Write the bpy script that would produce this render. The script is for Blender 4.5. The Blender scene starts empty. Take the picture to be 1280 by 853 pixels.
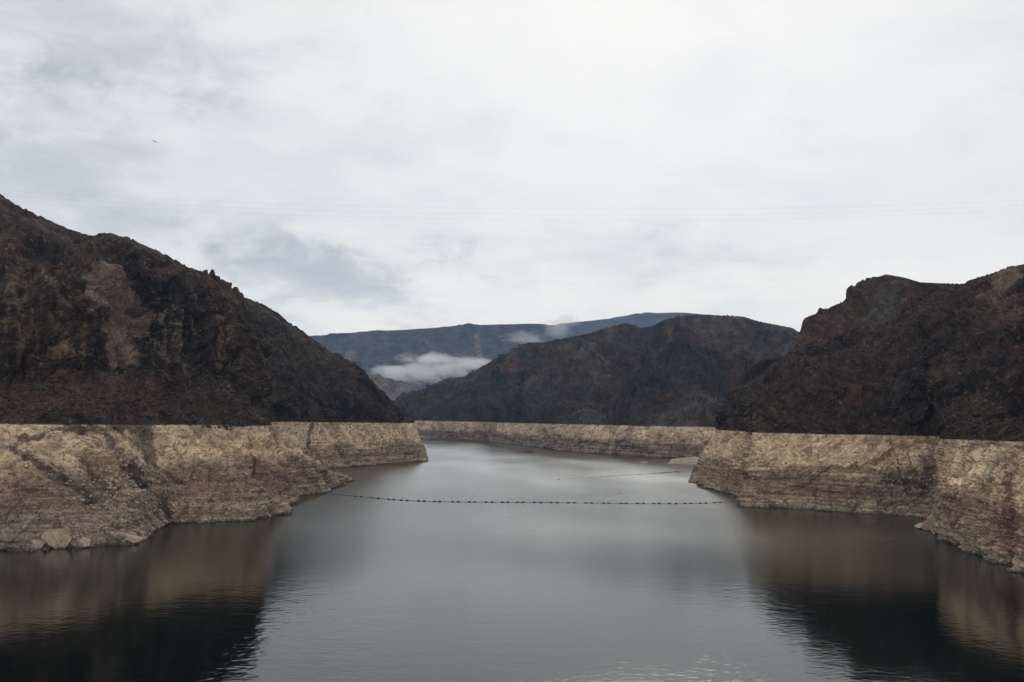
import bpy, bmesh, math, random
import numpy as np
from mathutils import Vector, Matrix
from mathutils.bvhtree import BVHTree

# ------------------------------------------------------------------ camera, sky, sun, exposure
scene = bpy.context.scene
C = scene.collection
F = 1150.0                       # focal length in pixels of the 1280 px wide photograph
CAM_Z, RING = 45.0, 40.0         # eye height and old high-water mark above the lake
ROLL, PITCH = 0.017, math.atan(98.7 / F)
cam_data = bpy.data.cameras.new('camera')
cam = bpy.data.objects.new('camera', cam_data)
C.objects.link(cam)
cam_data.sensor_width = 36.0
cam_data.lens = 36.0 * F / 1280.0
cam_data.clip_start, cam_data.clip_end = 0.5, 40000
fwd = Vector((0, math.cos(PITCH), math.sin(PITCH)))
upv = Vector((0, -math.sin(PITCH), math.cos(PITCH)))
rgt = Vector((1, 0, 0))
cu = rgt * math.cos(ROLL) + upv * math.sin(ROLL)
cv = upv * math.cos(ROLL) - rgt * math.sin(ROLL)
M3 = Matrix((cu, cv, -fwd)).transposed()
cam.matrix_world = Matrix.Translation((0, 0, CAM_Z)) @ M3.to_4x4()
scene.camera = cam

SUN_AZ, SUN_EL = math.radians(9.5), math.radians(31)       # behind the cloud, ahead and a little right
SUN_DIR = Vector((math.sin(SUN_AZ) * math.cos(SUN_EL), math.cos(SUN_AZ) * math.cos(SUN_EL), math.sin(SUN_EL)))


def ray(px, py):
    return (fwd + cu * ((px - 640) / F) + cv * (-(py - 426.5) / F))


def P(px, py, d):
    """point seen in the direction px, py standing d metres away along the lake axis"""
    r = ray(px, py)
    r = r * (d / r.y)
    return (r.x, r.y, r.z + CAM_Z)


def W(px, py):
    r = ray(px, py)
    t = -CAM_Z / r.z
    return (r.x * t, r.y * t, 0.0)


def T(px, d, z=RING):
    """point at bearing px, distance d, height z"""
    py = 525.0
    for _ in range(4):
        r = ray(px, py)
        zz = CAM_Z + r.z * d / r.y
        py += (zz - z) / d * F
    r = ray(px, py)
    return (r.x * d / r.y, d, z)


def build_world():
    w = bpy.data.worlds.new('World')
    scene.world = w
    w.use_nodes = True
    nt = w.node_tree
    N, L = nt.nodes, nt.links
    N.clear()
    out = N.new('ShaderNodeOutputWorld')
    bg = N.new('ShaderNodeBackground')
    bg.inputs['Strength'].default_value = 0.1
    L.new(bg.outputs[0], out.inputs[0])
    sky = N.new('ShaderNodeTexSky')
    sky.sky_type = 'NISHITA'
    sky.sun_disc = False
    sky.sun_elevation = SUN_EL
    sky.sun_rotation = SUN_AZ
    tc = N.new('ShaderNodeTexCoord')
    d = tc.outputs['Generated']

    def math_(op, a, b=None, clamp=False):
        n = N.new('ShaderNodeMath')
        n.operation = op
        n.use_clamp = clamp
        for i, v in enumerate((a, b)):
            if v is None:
                continue
            if isinstance(v, (int, float)):
                n.inputs[i].default_value = v
            else:
                L.new(v, n.inputs[i])
        return n.outputs[0]

    def vmath(op, a, b=None):
        n = N.new('ShaderNodeVectorMath')
        n.operation = op
        for i, v in enumerate((a, b)):
            if v is None:
                continue
            if isinstance(v, (tuple, list)):
                n.inputs[i].default_value = v
            else:
                L.new(v, n.inputs[i])
        return n

    def ramp(v, a, b, lo=0.0, hi=1.0):
        n = N.new('ShaderNodeMapRange')
        n.interpolation_type = 'SMOOTHSTEP'
        L.new(v, n.inputs[0])
        n.inputs[1].default_value, n.inputs[2].default_value = a, b
        n.inputs[3].default_value, n.inputs[4].default_value = lo, hi
        return n.outputs[0]

    def noise(vec, scale, detail, rough=0.55, dist=0.0):
        n = N.new('ShaderNodeTexNoise')
        L.new(vec, n.inputs['Vector'])
        n.inputs['Scale'].default_value = scale
        n.inputs['Detail'].default_value = detail
        n.inputs['Roughness'].default_value = rough
        n.inputs['Distortion'].default_value = dist
        return n.outputs[0]

    sep = N.new('ShaderNodeSeparateXYZ')
    L.new(d, sep.inputs[0])
    zc = math_('ADD', math_('MAXIMUM', sep.outputs[2], 0.0), 0.16)
    comb = N.new('ShaderNodeCombineXYZ')                 # cloud deck overhead, seen in perspective
    L.new(math_('DIVIDE', sep.outputs[0], zc), comb.inputs[0])
    L.new(math_('DIVIDE', sep.outputs[1], zc), comb.inputs[1])
    n1 = noise(comb.outputs[0], 1.1, 7, 0.52, 0.35)
    n2 = noise(comb.outputs[0], 4.2, 8, 0.58, 0.2)
    n3 = noise(comb.outputs[0], 0.35, 3)
    n2b = noise(vmath('MULTIPLY', d, (1, 1, 2.2)).outputs[0], 11, 8, 0.6, 0.3)
    # brightness of the cloud deck: brighter round the hidden sun, uneven thickness
    sd = vmath('DOT_PRODUCT', d, tuple(SUN_DIR)).outputs['Value']
    glow = math_('POWER', math_('MAXIMUM', sd, 0.0), 5.0)
    thin = math_('ADD', math_('MULTIPLY', n1, 0.60), math_('MULTIPLY', n2, 0.48))
    thin = math_('ADD', thin, math_('SUBTRACT', math_('MULTIPLY', n3, 0.30), 0.075))
    thin = math_('ADD', thin, math_('MULTIPLY', glow, 0.17))
    # lower, darker cloud masses hanging over the far shore and to the left
    for (px, py, sx, sz, amp) in ((425, 345, 0.14, 0.048, 0.40), (740, 318, 0.22, 0.036, 0.20), (960, 330, 0.14, 0.022, 0.10), (100, 260, 0.40, 0.20, 0.14), (20, 200, 0.16, 0.09, 0.20),
                                  (70, 15, 0.22, 0.06, 0.22), (330, 270, 0.14, 0.030, 0.10), (830, 262, 0.06, 0.02, 0.10),
                                  (1200, 130, 0.12, 0.025, 0.05)):
        c = ray(px, py).normalized()
        n = vmath('SUBTRACT', d, tuple(c))
        n = vmath('MULTIPLY', n.outputs[0], (1 / sx, 1 / sx, 1 / sz))
        ln = vmath('LENGTH', n.outputs[0]).outputs['Value']
        ln = math_('ADD', ln, math_('MULTIPLY', math_('SUBTRACT', n2b, 0.5), 3.4))
        thin = math_('SUBTRACT', thin, math_('MULTIPLY', ramp(ln, 0.0, 1.25, 1.0, 0.0), amp))
    cr = N.new('ShaderNodeValToRGB')
    L.new(thin, cr.inputs[0])
    e = cr.color_ramp.elements
    e[0].position, e[0].color = 0.10, (0.46, 0.495, 0.535, 1)
    e[1].position, e[1].color = 0.92, (0.885, 0.885, 0.875, 1)
    for pos, col in ((0.36, (0.61, 0.64, 0.665, 1)), (0.56, (0.745, 0.765, 0.775, 1)), (0.74, (0.835, 0.84, 0.835, 1))):
        k = e.new(pos)
        k.color = col
    ten = vmath('MULTIPLY', cr.outputs[0], (9.55, 9.33, 9.05))
    # thin cloud in front of the sun glows brighter than the rest of the deck
    aur = math_('ADD', math_('MULTIPLY', math_('POWER', math_('MAXIMUM', sd, 0.0), 14.0), 0.10), 0.96)
    av = N.new('ShaderNodeVectorMath')
    av.operation = 'SCALE'
    L.new(ten.outputs[0], av.inputs[0])
    L.new(aur, av.inputs['Scale'])
    ten = av
    # a warm pale strip of thinner cloud low above the horizon
    low = N.new('ShaderNodeMix')
    low.data_type = 'RGBA'
    low.blend_type = 'MULTIPLY'
    L.new(ramp(sep.outputs[2], 0.24, 0.08), low.inputs['Factor'])
    L.new(ten.outputs[0], low.inputs['A'])
    low.inputs['B'].default_value = (1.30, 1.25, 1.13, 1)
    mix = N.new('ShaderNodeMix')
    mix.data_type = 'RGBA'
    mix.inputs['Factor'].default_value = 0.96
    L.new(sky.outputs[0], mix.inputs['A'])
    L.new(low.outputs['Result'], mix.inputs['B'])
    L.new(mix.outputs['Result'], bg.inputs['Color'])


build_world()
sun_data = bpy.data.lights.new('sun', 'SUN')
sun_data.energy = 0.55
sun_data.angle = math.radians(30)
sun_data.color = (1.0, 0.96, 0.9)
sun = bpy.data.objects.new('sun', sun_data)
sun.rotation_euler = (-SUN_DIR).to_track_quat('-Z', 'Y').to_euler()
sun.location = (0, 0, 900)
C.objects.link(sun)

scene.view_settings.view_transform = 'Standard'
scene.view_settings.look = 'None'
scene.view_settings.exposure = 0.25
scene.view_settings.gamma = 1.0
scene.view_settings.use_curve_mapping = False
scene.render.engine = 'CYCLES'
cy = scene.cycles
cy.use_denoising = True
cy.max_bounces = 6
cy.diffuse_bounces = 2
cy.glossy_bounces = 2
cy.volume_bounces = 4
cy.volume_step_rate = 0.25
cy.sample_clamp_indirect = 6

# ------------------------------------------------------------------ helpers
rng = np.random.default_rng(7)
random.seed(7)


def _hash(ix, iy, iz, seed):
    h = (ix.astype(np.uint32) * np.uint32(374761393) + iy.astype(np.uint32) * np.uint32(668265263)
         + iz.astype(np.uint32) * np.uint32(2147483647) + np.uint32((seed * 974711 + 12345) & 0xffffffff))
    h = (h ^ (h >> np.uint32(13))) * np.uint32(1274126177)
    h = (h ^ (h >> np.uint32(16))) * np.uint32(2246822519)
    return h ^ (h >> np.uint32(15))


def hash01(ix, iy, iz, seed):
    return _hash(ix, iy, iz, seed).astype(np.float32) / np.float32(4294967295.0)


def vnoise(x, y, z, seed=0):
    """smooth gradient noise, about -1..1"""
    x, y, z = (np.asarray(a, np.float32) for a in (x, y, z))
    fx, fy, fz = np.floor(x), np.floor(y), np.floor(z)
    ix, iy, iz = fx.astype(np.int64), fy.astype(np.int64), fz.astype(np.int64)
    dx, dy, dz = x - fx, y - fy, z - fz
    u, v, w = (t * t * t * (t * (t * 6 - 15) + 10) for t in (dx, dy, dz))

    def g(a, b, c):
        h = _hash(ix + a, iy + b, iz + c, seed)
        gx = (h & np.uint32(1023)).astype(np.float32) / 511.5 - 1
        gy = ((h >> np.uint32(10)) & np.uint32(1023)).astype(np.float32) / 511.5 - 1
        gz = ((h >> np.uint32(20)) & np.uint32(1023)).astype(np.float32) / 511.5 - 1
        return gx * (dx - a) + gy * (dy - b) + gz * (dz - c)
    x00 = g(0, 0, 0) * (1 - u) + g(1, 0, 0) * u
    x10 = g(0, 1, 0) * (1 - u) + g(1, 1, 0) * u
    x01 = g(0, 0, 1) * (1 - u) + g(1, 0, 1) * u
    x11 = g(0, 1, 1) * (1 - u) + g(1, 1, 1) * u
    return ((x00 * (1 - v) + x10 * v) * (1 - w) + (x01 * (1 - v) + x11 * v) * w) * 1.5


def fbm(p, sc, seed, octv=3, zs=1.0, gain=0.5):
    a, s, t = 1.0, 1.0 / sc, 0
    for o in range(octv):
        t = t + a * vnoise(p[:, 0] * s, p[:, 1] * s, p[:, 2] * s * zs, seed + o)
        a *= gain
        s *= 2.03
    return t


def ridged(p, sc, seed, octv=3, zs=1.0, gain=0.5):
    a, s, t = 1.0, 1.0 / sc, 0
    for o in range(octv):
        t = t + a * (1 - 2 * np.abs(vnoise(p[:, 0] * s, p[:, 1] * s, p[:, 2] * s * zs, seed + o)))
        a *= gain
        s *= 2.1
    return t - 0.6


def blocks(p, sx, sz, seed):
    """jointed rock: each block of a warped grid stands in or out by its own amount"""
    wx = vnoise(p[:, 0] / (sx * 2.2), p[:, 1] / (sx * 2.2), p[:, 2] / (sz * 2), seed) * 0.9
    wz = vnoise(p[:, 0] / (sx * 4), p[:, 1] / (sx * 4), p[:, 2] / (sz * 4), seed + 5) * 0.9
    iz = np.floor(p[:, 2] / sz + wz)
    off = hash01(iz, iz * 0, iz * 0 + 7, seed + 3) * 5
    return hash01(np.floor(p[:, 0] / sx + wx + off), np.floor(p[:, 1] / sx + wx), iz, seed) - 0.5


def sm(x, a, b):
    t = np.clip((x - a) / (b - a), 0, 1)
    return t * t * (3 - 2 * t)


def cr_interp(arr, counts, axis, tension=1.0):
    """Catmull-Rom through control slices along an axis; counts samples in each gap"""
    a = np.moveaxis(arr, axis, 0)
    n = a.shape[0]
    outp = []
    for i in range(n - 1):
        p0, p1, p2, p3 = a[max(i - 1, 0)], a[i], a[i + 1], a[min(i + 2, n - 1)]
        m1, m2 = (p2 - p0) * 0.5 * tension, (p3 - p1) * 0.5 * tension
        if i == 0:
            m1 = (p2 - p1) * tension
        if i == n - 2:
            m2 = (p2 - p1) * tension
        k = counts[i]
        t = (np.arange(k + (1 if i == n - 2 else 0)) / k).reshape((-1,) + (1,) * (a.ndim - 1))
        lin = p1 + (p2 - p1) * t
        h = (2 * t**3 - 3 * t**2 + 1) * p1 + (t**3 - 2 * t**2 + t) * m1 + (-2 * t**3 + 3 * t**2) * p2 + (t**3 - t**2) * m2
        outp.append(h if tension > 0 else lin)
    return np.moveaxis(np.concatenate(outp, 0), 0, axis)


def project(g):
    x, y, z = g[..., 0], g[..., 1], g[..., 2] - CAM_Z
    a = x * cu.x + y * cu.y + z * cu.z
    b = x * cv.x + y * cv.y + z * cv.z
    c = x * fwd.x + y * fwd.y + z * fwd.z
    return 640 + F * a / c, 426.5 - F * b / c


class Land:
    """a hill lofted through columns of points from the lake bed over the ridge and down its back"""

    def __init__(self, cols, s_total, t_counts, tension_t=0.55):
        labels = np.array([c[0] for c in cols], float)
        pts = np.array([c[1] for c in cols], float)              # C x K x 3
        w = np.maximum(np.abs(np.diff(pts[:, 1, 0])) + np.abs(np.diff(pts[:, 1, 1])) * 0.4, 4)
        r = pts[:-1, 1, 1]
        w = w / r
        sc = np.maximum(2, np.round(w / w.sum() * s_total).astype(int))
        g = cr_interp(pts, sc, 0)
        g = cr_interp(g, t_counts, 1, tension_t)
        self.ns, self.nt = g.shape[:2]
        lab = cr_interp(labels.reshape(-1, 1), sc, 0)[:, 0]
        K = pts.shape[1]
        tt = cr_interp(np.arange(K, dtype=float).reshape(-1, 1), t_counts, 0, 0.0)[:, 0]
        self.s = np.repeat(lab, self.nt)
        self.t = np.tile(tt, self.ns)
        du = np.gradient(g, axis=0)
        dv = np.gradient(g, axis=1)
        nrm = np.cross(du, dv)
        # smooth the normals so that displacement does not fold
        for _ in range(6):
            nrm[1:-1] = (nrm[:-2] + nrm[2:] + 2 * nrm[1:-1]) / 4
            nrm[:, 1:-1] = (nrm[:, :-2] + nrm[:, 2:] + 2 * nrm[:, 1:-1]) / 4
        nrm /= np.linalg.norm(nrm, axis=2, keepdims=True) + 1e-9
        self.P = g.reshape(-1, 3).astype(np.float32)
        self.N = nrm.reshape(-1, 3).astype(np.float32)
        if np.mean(self.N[:, 2]) < 0:
            self.N *= -1
        self.steep = 1 - np.abs(self.N[:, 2])

    def displace(self, d):
        self.P = self.P + self.N * d[:, None].astype(np.float32)

    def fit_crest(self, row, prof, smin, smax, win=7, lo=0.6, free=None):
        """raise or lower the crest of each column to the surveyed skyline (bearing, elevation)"""
        g = self.P.reshape(self.ns, self.nt, 3)
        t = self.t[:self.nt]
        lab = self.s.reshape(self.ns, self.nt)[:, 0]
        px, py = project(g)
        top = np.where((t > row - lo) & (t < row + 0.8), py, 1e6)
        j = np.argmin(top, 1)
        ii = np.arange(self.ns)
        want = np.interp(px[ii, j], [q[0] for q in prof], [q[1] for q in prof])
        dz = (py[ii, j] - want) / F * g[ii, j, 1]
        dz = np.where((lab >= smin) & (lab <= smax), dz, np.nan)
        ok = ~np.isnan(dz)
        dz = np.interp(ii, ii[ok], dz[ok])
        if free is not None:
            dz = dz * sm(lab, free, free + 12)
        kk = np.ones(win) / win
        dz = np.convolve(np.pad(dz, win // 2, mode='edge'), kk, 'valid')
        g[:, :, 2] += dz[:, None] * sm(t, row - lo - 0.6, row - lo + 0.1)[None, :]
        self.P = g.reshape(-1, 3).astype(np.float32)

    def mesh(self, name, mat, hill, ring, chute_shade):
        ns, nt = self.ns, self.nt
        me = bpy.data.meshes.new(name)
        idx = np.arange(ns * nt).reshape(ns, nt)
        q = np.stack([idx[:-1, :-1], idx[1:, :-1], idx[1:, 1:], idx[:-1, 1:]], -1).reshape(-1, 4)
        v0, v1, v2 = (self.P[q[:, k]] for k in (0, 1, 3))
        flip = np.mean(np.einsum('ij,ij->i', np.cross(v1 - v0, v2 - v0), self.N[q[:, 0]])) < 0
        if flip:
            q = q[:, ::-1]
        me.vertices.add(len(self.P))
        me.vertices.foreach_set('co', self.P.astype(np.float32).ravel())
        me.loops.add(q.size)
        me.loops.foreach_set('vertex_index', q.ravel().astype(np.int32))
        me.polygons.add(len(q))
        me.polygons.foreach_set('loop_start', np.arange(0, q.size, 4, dtype=np.int32))
        me.polygons.foreach_set('loop_total', np.full(len(q), 4, np.int32))
        me.update(calc_edges=True)
        for nm, c in (('hill', hill), ('ring', ring)):
            a = me.attributes.new(nm, 'FLOAT_COLOR', 'POINT')
            rgba = np.ones((len(self.P), 4), np.float32)
            rgba[:, :3] = c
            a.data.foreach_set('color', rgba.ravel())
        a = me.attributes.new('chute_shade', 'FLOAT', 'POINT')
        a.data.foreach_set('value', chute_shade.astype(np.float32))
        me.polygons.foreach_set('use_smooth', np.zeros(len(q), bool))
        me.materials.append(mat)
        o = bpy.data.objects.new(name, me)
        C.objects.link(o)
        return o


def tag(o, label=None, cat=None, group=None, kind=None):
    for k, v in (('label', label), ('category', cat), ('group', group), ('kind', kind)):
        if v:
            o[k] = v
    return o


def mesh_obj(name, verts, faces, mat, parent=None, smooth=False):
    me = bpy.data.meshes.new(name)
    me.from_pydata([tuple(v) for v in verts], [], [tuple(f) for f in faces])
    me.update()
    if smooth:
        me.polygons.foreach_set('use_smooth', np.ones(len(me.polygons), bool))
    me.materials.append(mat)
    o = bpy.data.objects.new(name, me)
    C.objects.link(o)
    if parent:
        o.parent = parent
    return o


class NT:
    def __init__(self, name):
        self.m = bpy.data.materials.new(name)
        self.m.use_nodes = True
        self.nt = self.m.node_tree
        self.N, self.L = self.nt.nodes, self.nt.links
        self.bsdf = self.N['Principled BSDF']
        self.out = self.N['Material Output']
        self.bsdf.inputs['Roughness'].default_value = 0.95
        self.bsdf.inputs['Specular IOR Level'].default_value = 0.15

    def node(self, t, **kw):
        n = self.N.new(t)
        for k, v in kw.items():
            setattr(n, k, v)
        return n

    def put(self, sock, v):
        if isinstance(v, (int, float)):
            sock.default_value = v
        elif isinstance(v, (tuple, list)):
            sock.default_value = v
        else:
            self.L.new(v, sock)

    def math(self, op, a, b=0.0, clamp=False):
        n = self.node('ShaderNodeMath', operation=op, use_clamp=clamp)
        self.put(n.inputs[0], a)
        self.put(n.inputs[1], b)
        return n.outputs[0]

    def noise(self, vec, scale, detail=4, rough=0.55, dist=0.0):
        n = self.node('ShaderNodeTexNoise')
        self.L.new(vec, n.inputs['Vector'])
        n.inputs['Scale'].default_value = scale
        n.inputs['Detail'].default_value = detail
        n.inputs['Roughness'].default_value = rough
        n.inputs['Distortion'].default_value = dist
        return n.outputs[0]

    def map(self, v, a, b, lo=0.0, hi=1.0, smooth=False):
        n = self.node('ShaderNodeMapRange')
        if smooth:
            n.interpolation_type = 'SMOOTHSTEP'
        self.put(n.inputs[0], v)
        for i, x in enumerate((a, b, lo, hi)):
            n.inputs[i + 1].default_value = x
        return n.outputs[0]

    def mix(self, f, a, b, blend='MIX'):
        n = self.node('ShaderNodeMix', data_type='RGBA', blend_type=blend)
        self.put(n.inputs['Factor'], f)
        self.put(n.inputs['A'], a)
        self.put(n.inputs['B'], b)
        return n.outputs['Result']

    def scalevec(self, vec, s):
        n = self.node('ShaderNodeVectorMath', operation='MULTIPLY')
        self.L.new(vec, n.inputs[0])
        n.inputs[1].default_value = s
        return n.outputs[0]

    def pos(self):
        return self.node('ShaderNodeNewGeometry').outputs['Position']


def rock_material(name, k=1.0, bump=1.0, line=RING, jag=0.5, pale_blocks=0.45):
    """desert rock: dark above the old high-water mark, mineral-coated below it. k = grain size in metres"""
    m = NT(name)
    p = m.pos()
    a1 = m.node('ShaderNodeAttribute', attribute_name='hill').outputs['Color']
    a2 = m.node('ShaderNodeAttribute', attribute_name='ring').outputs['Color']
    ch = m.node('ShaderNodeAttribute', attribute_name='chute_shade').outputs['Fac']
    sep = m.node('ShaderNodeSeparateXYZ')
    m.L.new(p, sep.inputs[0])
    z = sep.outputs[2]
    nf = m.noise(p, 0.9 / k, 6, 0.65)
    nm = m.noise(p, 0.16 / k, 5, 0.6)
    # fine speckle of stones and cracks
    vor = m.node('ShaderNodeTexVoronoi', feature='F1')
    m.L.new(p, vor.inputs['Vector'])
    vor.inputs['Scale'].default_value = 0.75 / k
    stone = m.node('ShaderNodeSeparateColor')
    m.L.new(vor.outputs['Color'], stone.inputs[0])
    st = m.map(stone.outputs[0], 0.0, 1.0, 0.84, 1.16)
    g1 = m.math('MULTIPLY', m.map(nf, 0.3, 0.7, 0.62, 1.38), m.map(nm, 0.3, 0.7, 0.5, 1.5))
    g1 = m.math('MULTIPLY', g1, st)
    gc = m.node('ShaderNodeCombineColor')
    for i in range(3):
        m.L.new(g1, gc.inputs[i])
    hill = m.mix(1.0, a1, gc.outputs[0], 'MULTIPLY')
    # a few pale blocks among the dark rubble
    pale = m.math('GREATER_THAN', stone.outputs[1], 0.985)
    hill = m.mix(m.math('MULTIPLY', pale, pale_blocks), hill, (0.22, 0.18, 0.15, 1))
    # old shorelines: thin level bands on the coated rock
    bz = m.scalevec(p, (0.012, 0.012, 0.75))
    nb = m.noise(bz, 1.0, 5, 0.75)
    bz2 = m.scalevec(p, (0.05, 0.05, 3.2))
    nb2 = m.noise(bz2, 1.0, 2, 0.6)
    lowm = m.map(z, 8.0, 32.0, 1.0, 0.22, True)
    bands = m.math('ADD', m.math('MULTIPLY', m.math('SUBTRACT', nb, 0.5), 2.4), m.math('MULTIPLY', m.math('SUBTRACT', nb2, 0.5), 1.0))
    bands = m.math('ADD', m.math('MULTIPLY', m.math('MULTIPLY', bands, lowm), 1.35), 1.0)
    g2 = m.math('MULTIPLY', m.map(nf, 0.3, 0.7, 0.70, 1.30), m.map(nm, 0.3, 0.7, 0.70, 1.30))
    g2 = m.math('MULTIPLY', g2, m.map(stone.outputs[0], 0, 1, 0.82, 1.18))
    g2 = m.math('MULTIPLY', g2, m.math('MAXIMUM', bands, 0.35))
    gc2 = m.node('ShaderNodeCombineColor')
    for i in range(3):
        m.L.new(g2, gc2.inputs[i])
    ring = m.mix(1.0, a2, gc2.outputs[0], 'MULTIPLY')
    # cracks and dark holes in the coating
    crk = m.node('ShaderNodeTexVoronoi', feature='DISTANCE_TO_EDGE')
    wv = m.node('ShaderNodeVectorMath', operation='ADD')
    m.L.new(m.scalevec(p, (1, 1, 0.6)), wv.inputs[0])
    nv = m.node('ShaderNodeTexNoise')
    m.L.new(p, nv.inputs['Vector'])
    nv.inputs['Scale'].default_value = 0.3 / k
    m.L.new(m.scalevec(nv.outputs['Color'], (4 * k, 4 * k, 4 * k)), wv.inputs[1])
    m.L.new(wv.outputs[0], crk.inputs['Vector'])
    crk.inputs['Scale'].default_value = 0.22 / k
    cm = m.math('MULTIPLY', m.map(crk.outputs['Distance'], 0.0, 0.075, 1.0, 0.0), m.map(nm, 0.42, 0.58, 0.0, 0.85))
    ring = m.mix(cm, ring, (0.07, 0.055, 0.045, 1))
    pk = m.noise(m.scalevec(p, (1, 1, 0.8)), 0.55 / k, 4, 0.6, 0.4)
    ring = m.mix(m.map(pk, 0.61, 0.69, 0.0, 0.6), ring, (0.075, 0.055, 0.042, 1))
    ring = m.mix(m.map(pk, 0.40, 0.30, 0.0, 0.35), ring, (0.58, 0.485, 0.385, 1))
    # green-brown wet band at the waterline
    wet = m.map(m.math('ADD', z, m.map(nf, 0.3, 0.7, -0.7, 0.7)), 0.1, 1.7, 1.0, 0.0, True)
    ring = m.mix(m.math('MULTIPLY', wet, 0.85), ring, (0.035, 0.038, 0.022, 1))
    cht = m.math('GREATER_THAN', m.math('ADD', ch, m.math('MULTIPLY', m.math('SUBTRACT', nf, 0.5), 2.2)), 0.5)
    ring = m.mix(m.math('MULTIPLY', cht, 0.72), ring, hill)
    zz = m.math('ADD', z, m.math('MULTIPLY', m.math('SUBTRACT', nf, 0.5), jag * 1.6))
    zz = m.math('ADD', zz, m.math('MULTIPLY', m.math('SUBTRACT', nm, 0.5), jag * 2.5))
    above = m.map(zz, line - 0.25 * k, line + 0.25 * k)
    col = m.mix(above, ring, hill)
    m.L.new(col, m.bsdf.inputs['Base Color'])
    bn = m.node('ShaderNodeBump')
    bn.inputs['Strength'].default_value = 1.0
    bn.inputs['Distance'].default_value = bump
    hgt = m.math('ADD', m.math('MULTIPLY', nf, 0.9), m.math('MULTIPLY', m.map(vor.outputs['Distance'], 0, 1.2, 1, 0), 0.5))
    m.L.new(hgt, bn.inputs['Height'])
    m.L.new(bn.outputs[0], m.bsdf.inputs['Normal'])
    return m.m


def plain_material(name, col, rough=0.9, var=0.35, scale=2.0, spec=0.2, metallic=0.0):
    m = NT(name)
    n = m.noise(m.pos(), scale, 5, 0.6)
    g = m.map(n, 0.3, 0.7, 1 - var, 1 + var)
    cc = m.node('ShaderNodeCombineColor')
    for i in range(3):
        m.L.new(g, cc.inputs[i])
    m.L.new(m.mix(1.0, (*col, 1), cc.outputs[0], 'MULTIPLY'), m.bsdf.inputs['Base Color'])
    m.bsdf.inputs['Roughness'].default_value = rough
    m.bsdf.inputs['Specular IOR Level'].default_value = spec
    m.bsdf.inputs['Metallic'].default_value = metallic
    return m.m


def lerp(a, b, f):
    return a + (b - a) * f[:, None]


def colv(*c):
    return np.array(c, np.float32)[None, :]


def seg_dist(s, v, pts, ws, wv):
    """distance to a polyline in (s, v), measured in widths ws, wv"""
    best = np.full(s.shape, 1e9, np.float32)
    for (s0, v0), (s1, v1) in zip(pts[:-1], pts[1:]):
        ax, ay, bx, by = s0 / ws, v0 / wv, s1 / ws, v1 / wv
        dx, dy = bx - ax, by - ay
        px, py = s / ws, v / wv
        t = np.clip(((px - ax) * dx + (py - ay) * dy) / (dx * dx + dy * dy + 1e-9), 0, 1)
        best = np.minimum(best, np.hypot(px - ax - t * dx, py - ay - t * dy))
    return best


def rock_colours(L, seed, red=0.5, k=1.0, dark=1.0):
    p = L.P
    a = fbm(p, 55 * k, seed, 4)
    b = fbm(p, 16 * k, seed + 11, 3)
    st = fbm(p, 7 * k, seed + 21, 3, 0.16)
    hill = np.repeat(colv(0.064, 0.047, 0.039), len(p), 0)
    hill = lerp(hill, colv(0.032, 0.029, 0.030), sm(a, 0.0, 0.6))
    hill = lerp(hill, colv(0.098, 0.052, 0.040), sm(b + a * 0.4, 0.15, 0.75) * red)
    hill = lerp(hill, colv(0.082, 0.070, 0.058), sm(-a, 0.15, 0.7) * 0.8)
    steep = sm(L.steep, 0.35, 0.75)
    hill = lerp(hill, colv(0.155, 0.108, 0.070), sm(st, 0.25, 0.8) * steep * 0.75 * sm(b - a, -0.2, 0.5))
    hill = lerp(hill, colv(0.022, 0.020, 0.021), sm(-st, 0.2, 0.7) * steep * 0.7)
    hill *= dark * 0.84 * colv(1.06, 1.0, 0.92)
    z = p[:, 2]
    n = fbm(p, 14 * k, seed + 31, 3)
    n2 = fbm(p, 40 * k, seed + 41, 2, 0.5)
    ring = np.repeat(colv(0.66, 0.50, 0.335), len(p), 0)
    ring = lerp(ring, colv(0.54, 0.425, 0.305), sm(n, 0.1, 0.7))
    n4 = fbm(p, 9 * k, seed + 51, 3, 0.35)
    ring = lerp(ring, colv(0.19, 0.145, 0.115), sm(n4, 0.15, 0.8) * 0.6)
    ring = lerp(ring, colv(0.27, 0.186, 0.136), sm(23 + n2 * 7 - z, 0, 6) * 0.9)
    ring = lerp(ring, colv(0.38, 0.295, 0.22), sm(10 + n2 * 5 - z, 0, 6) * 0.7)
    ring = lerp(ring, colv(0.30, 0.195, 0.145), sm(n2 + n * 0.5, 0.3, 0.8) * 0.5)
    return hill, ring


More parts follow.
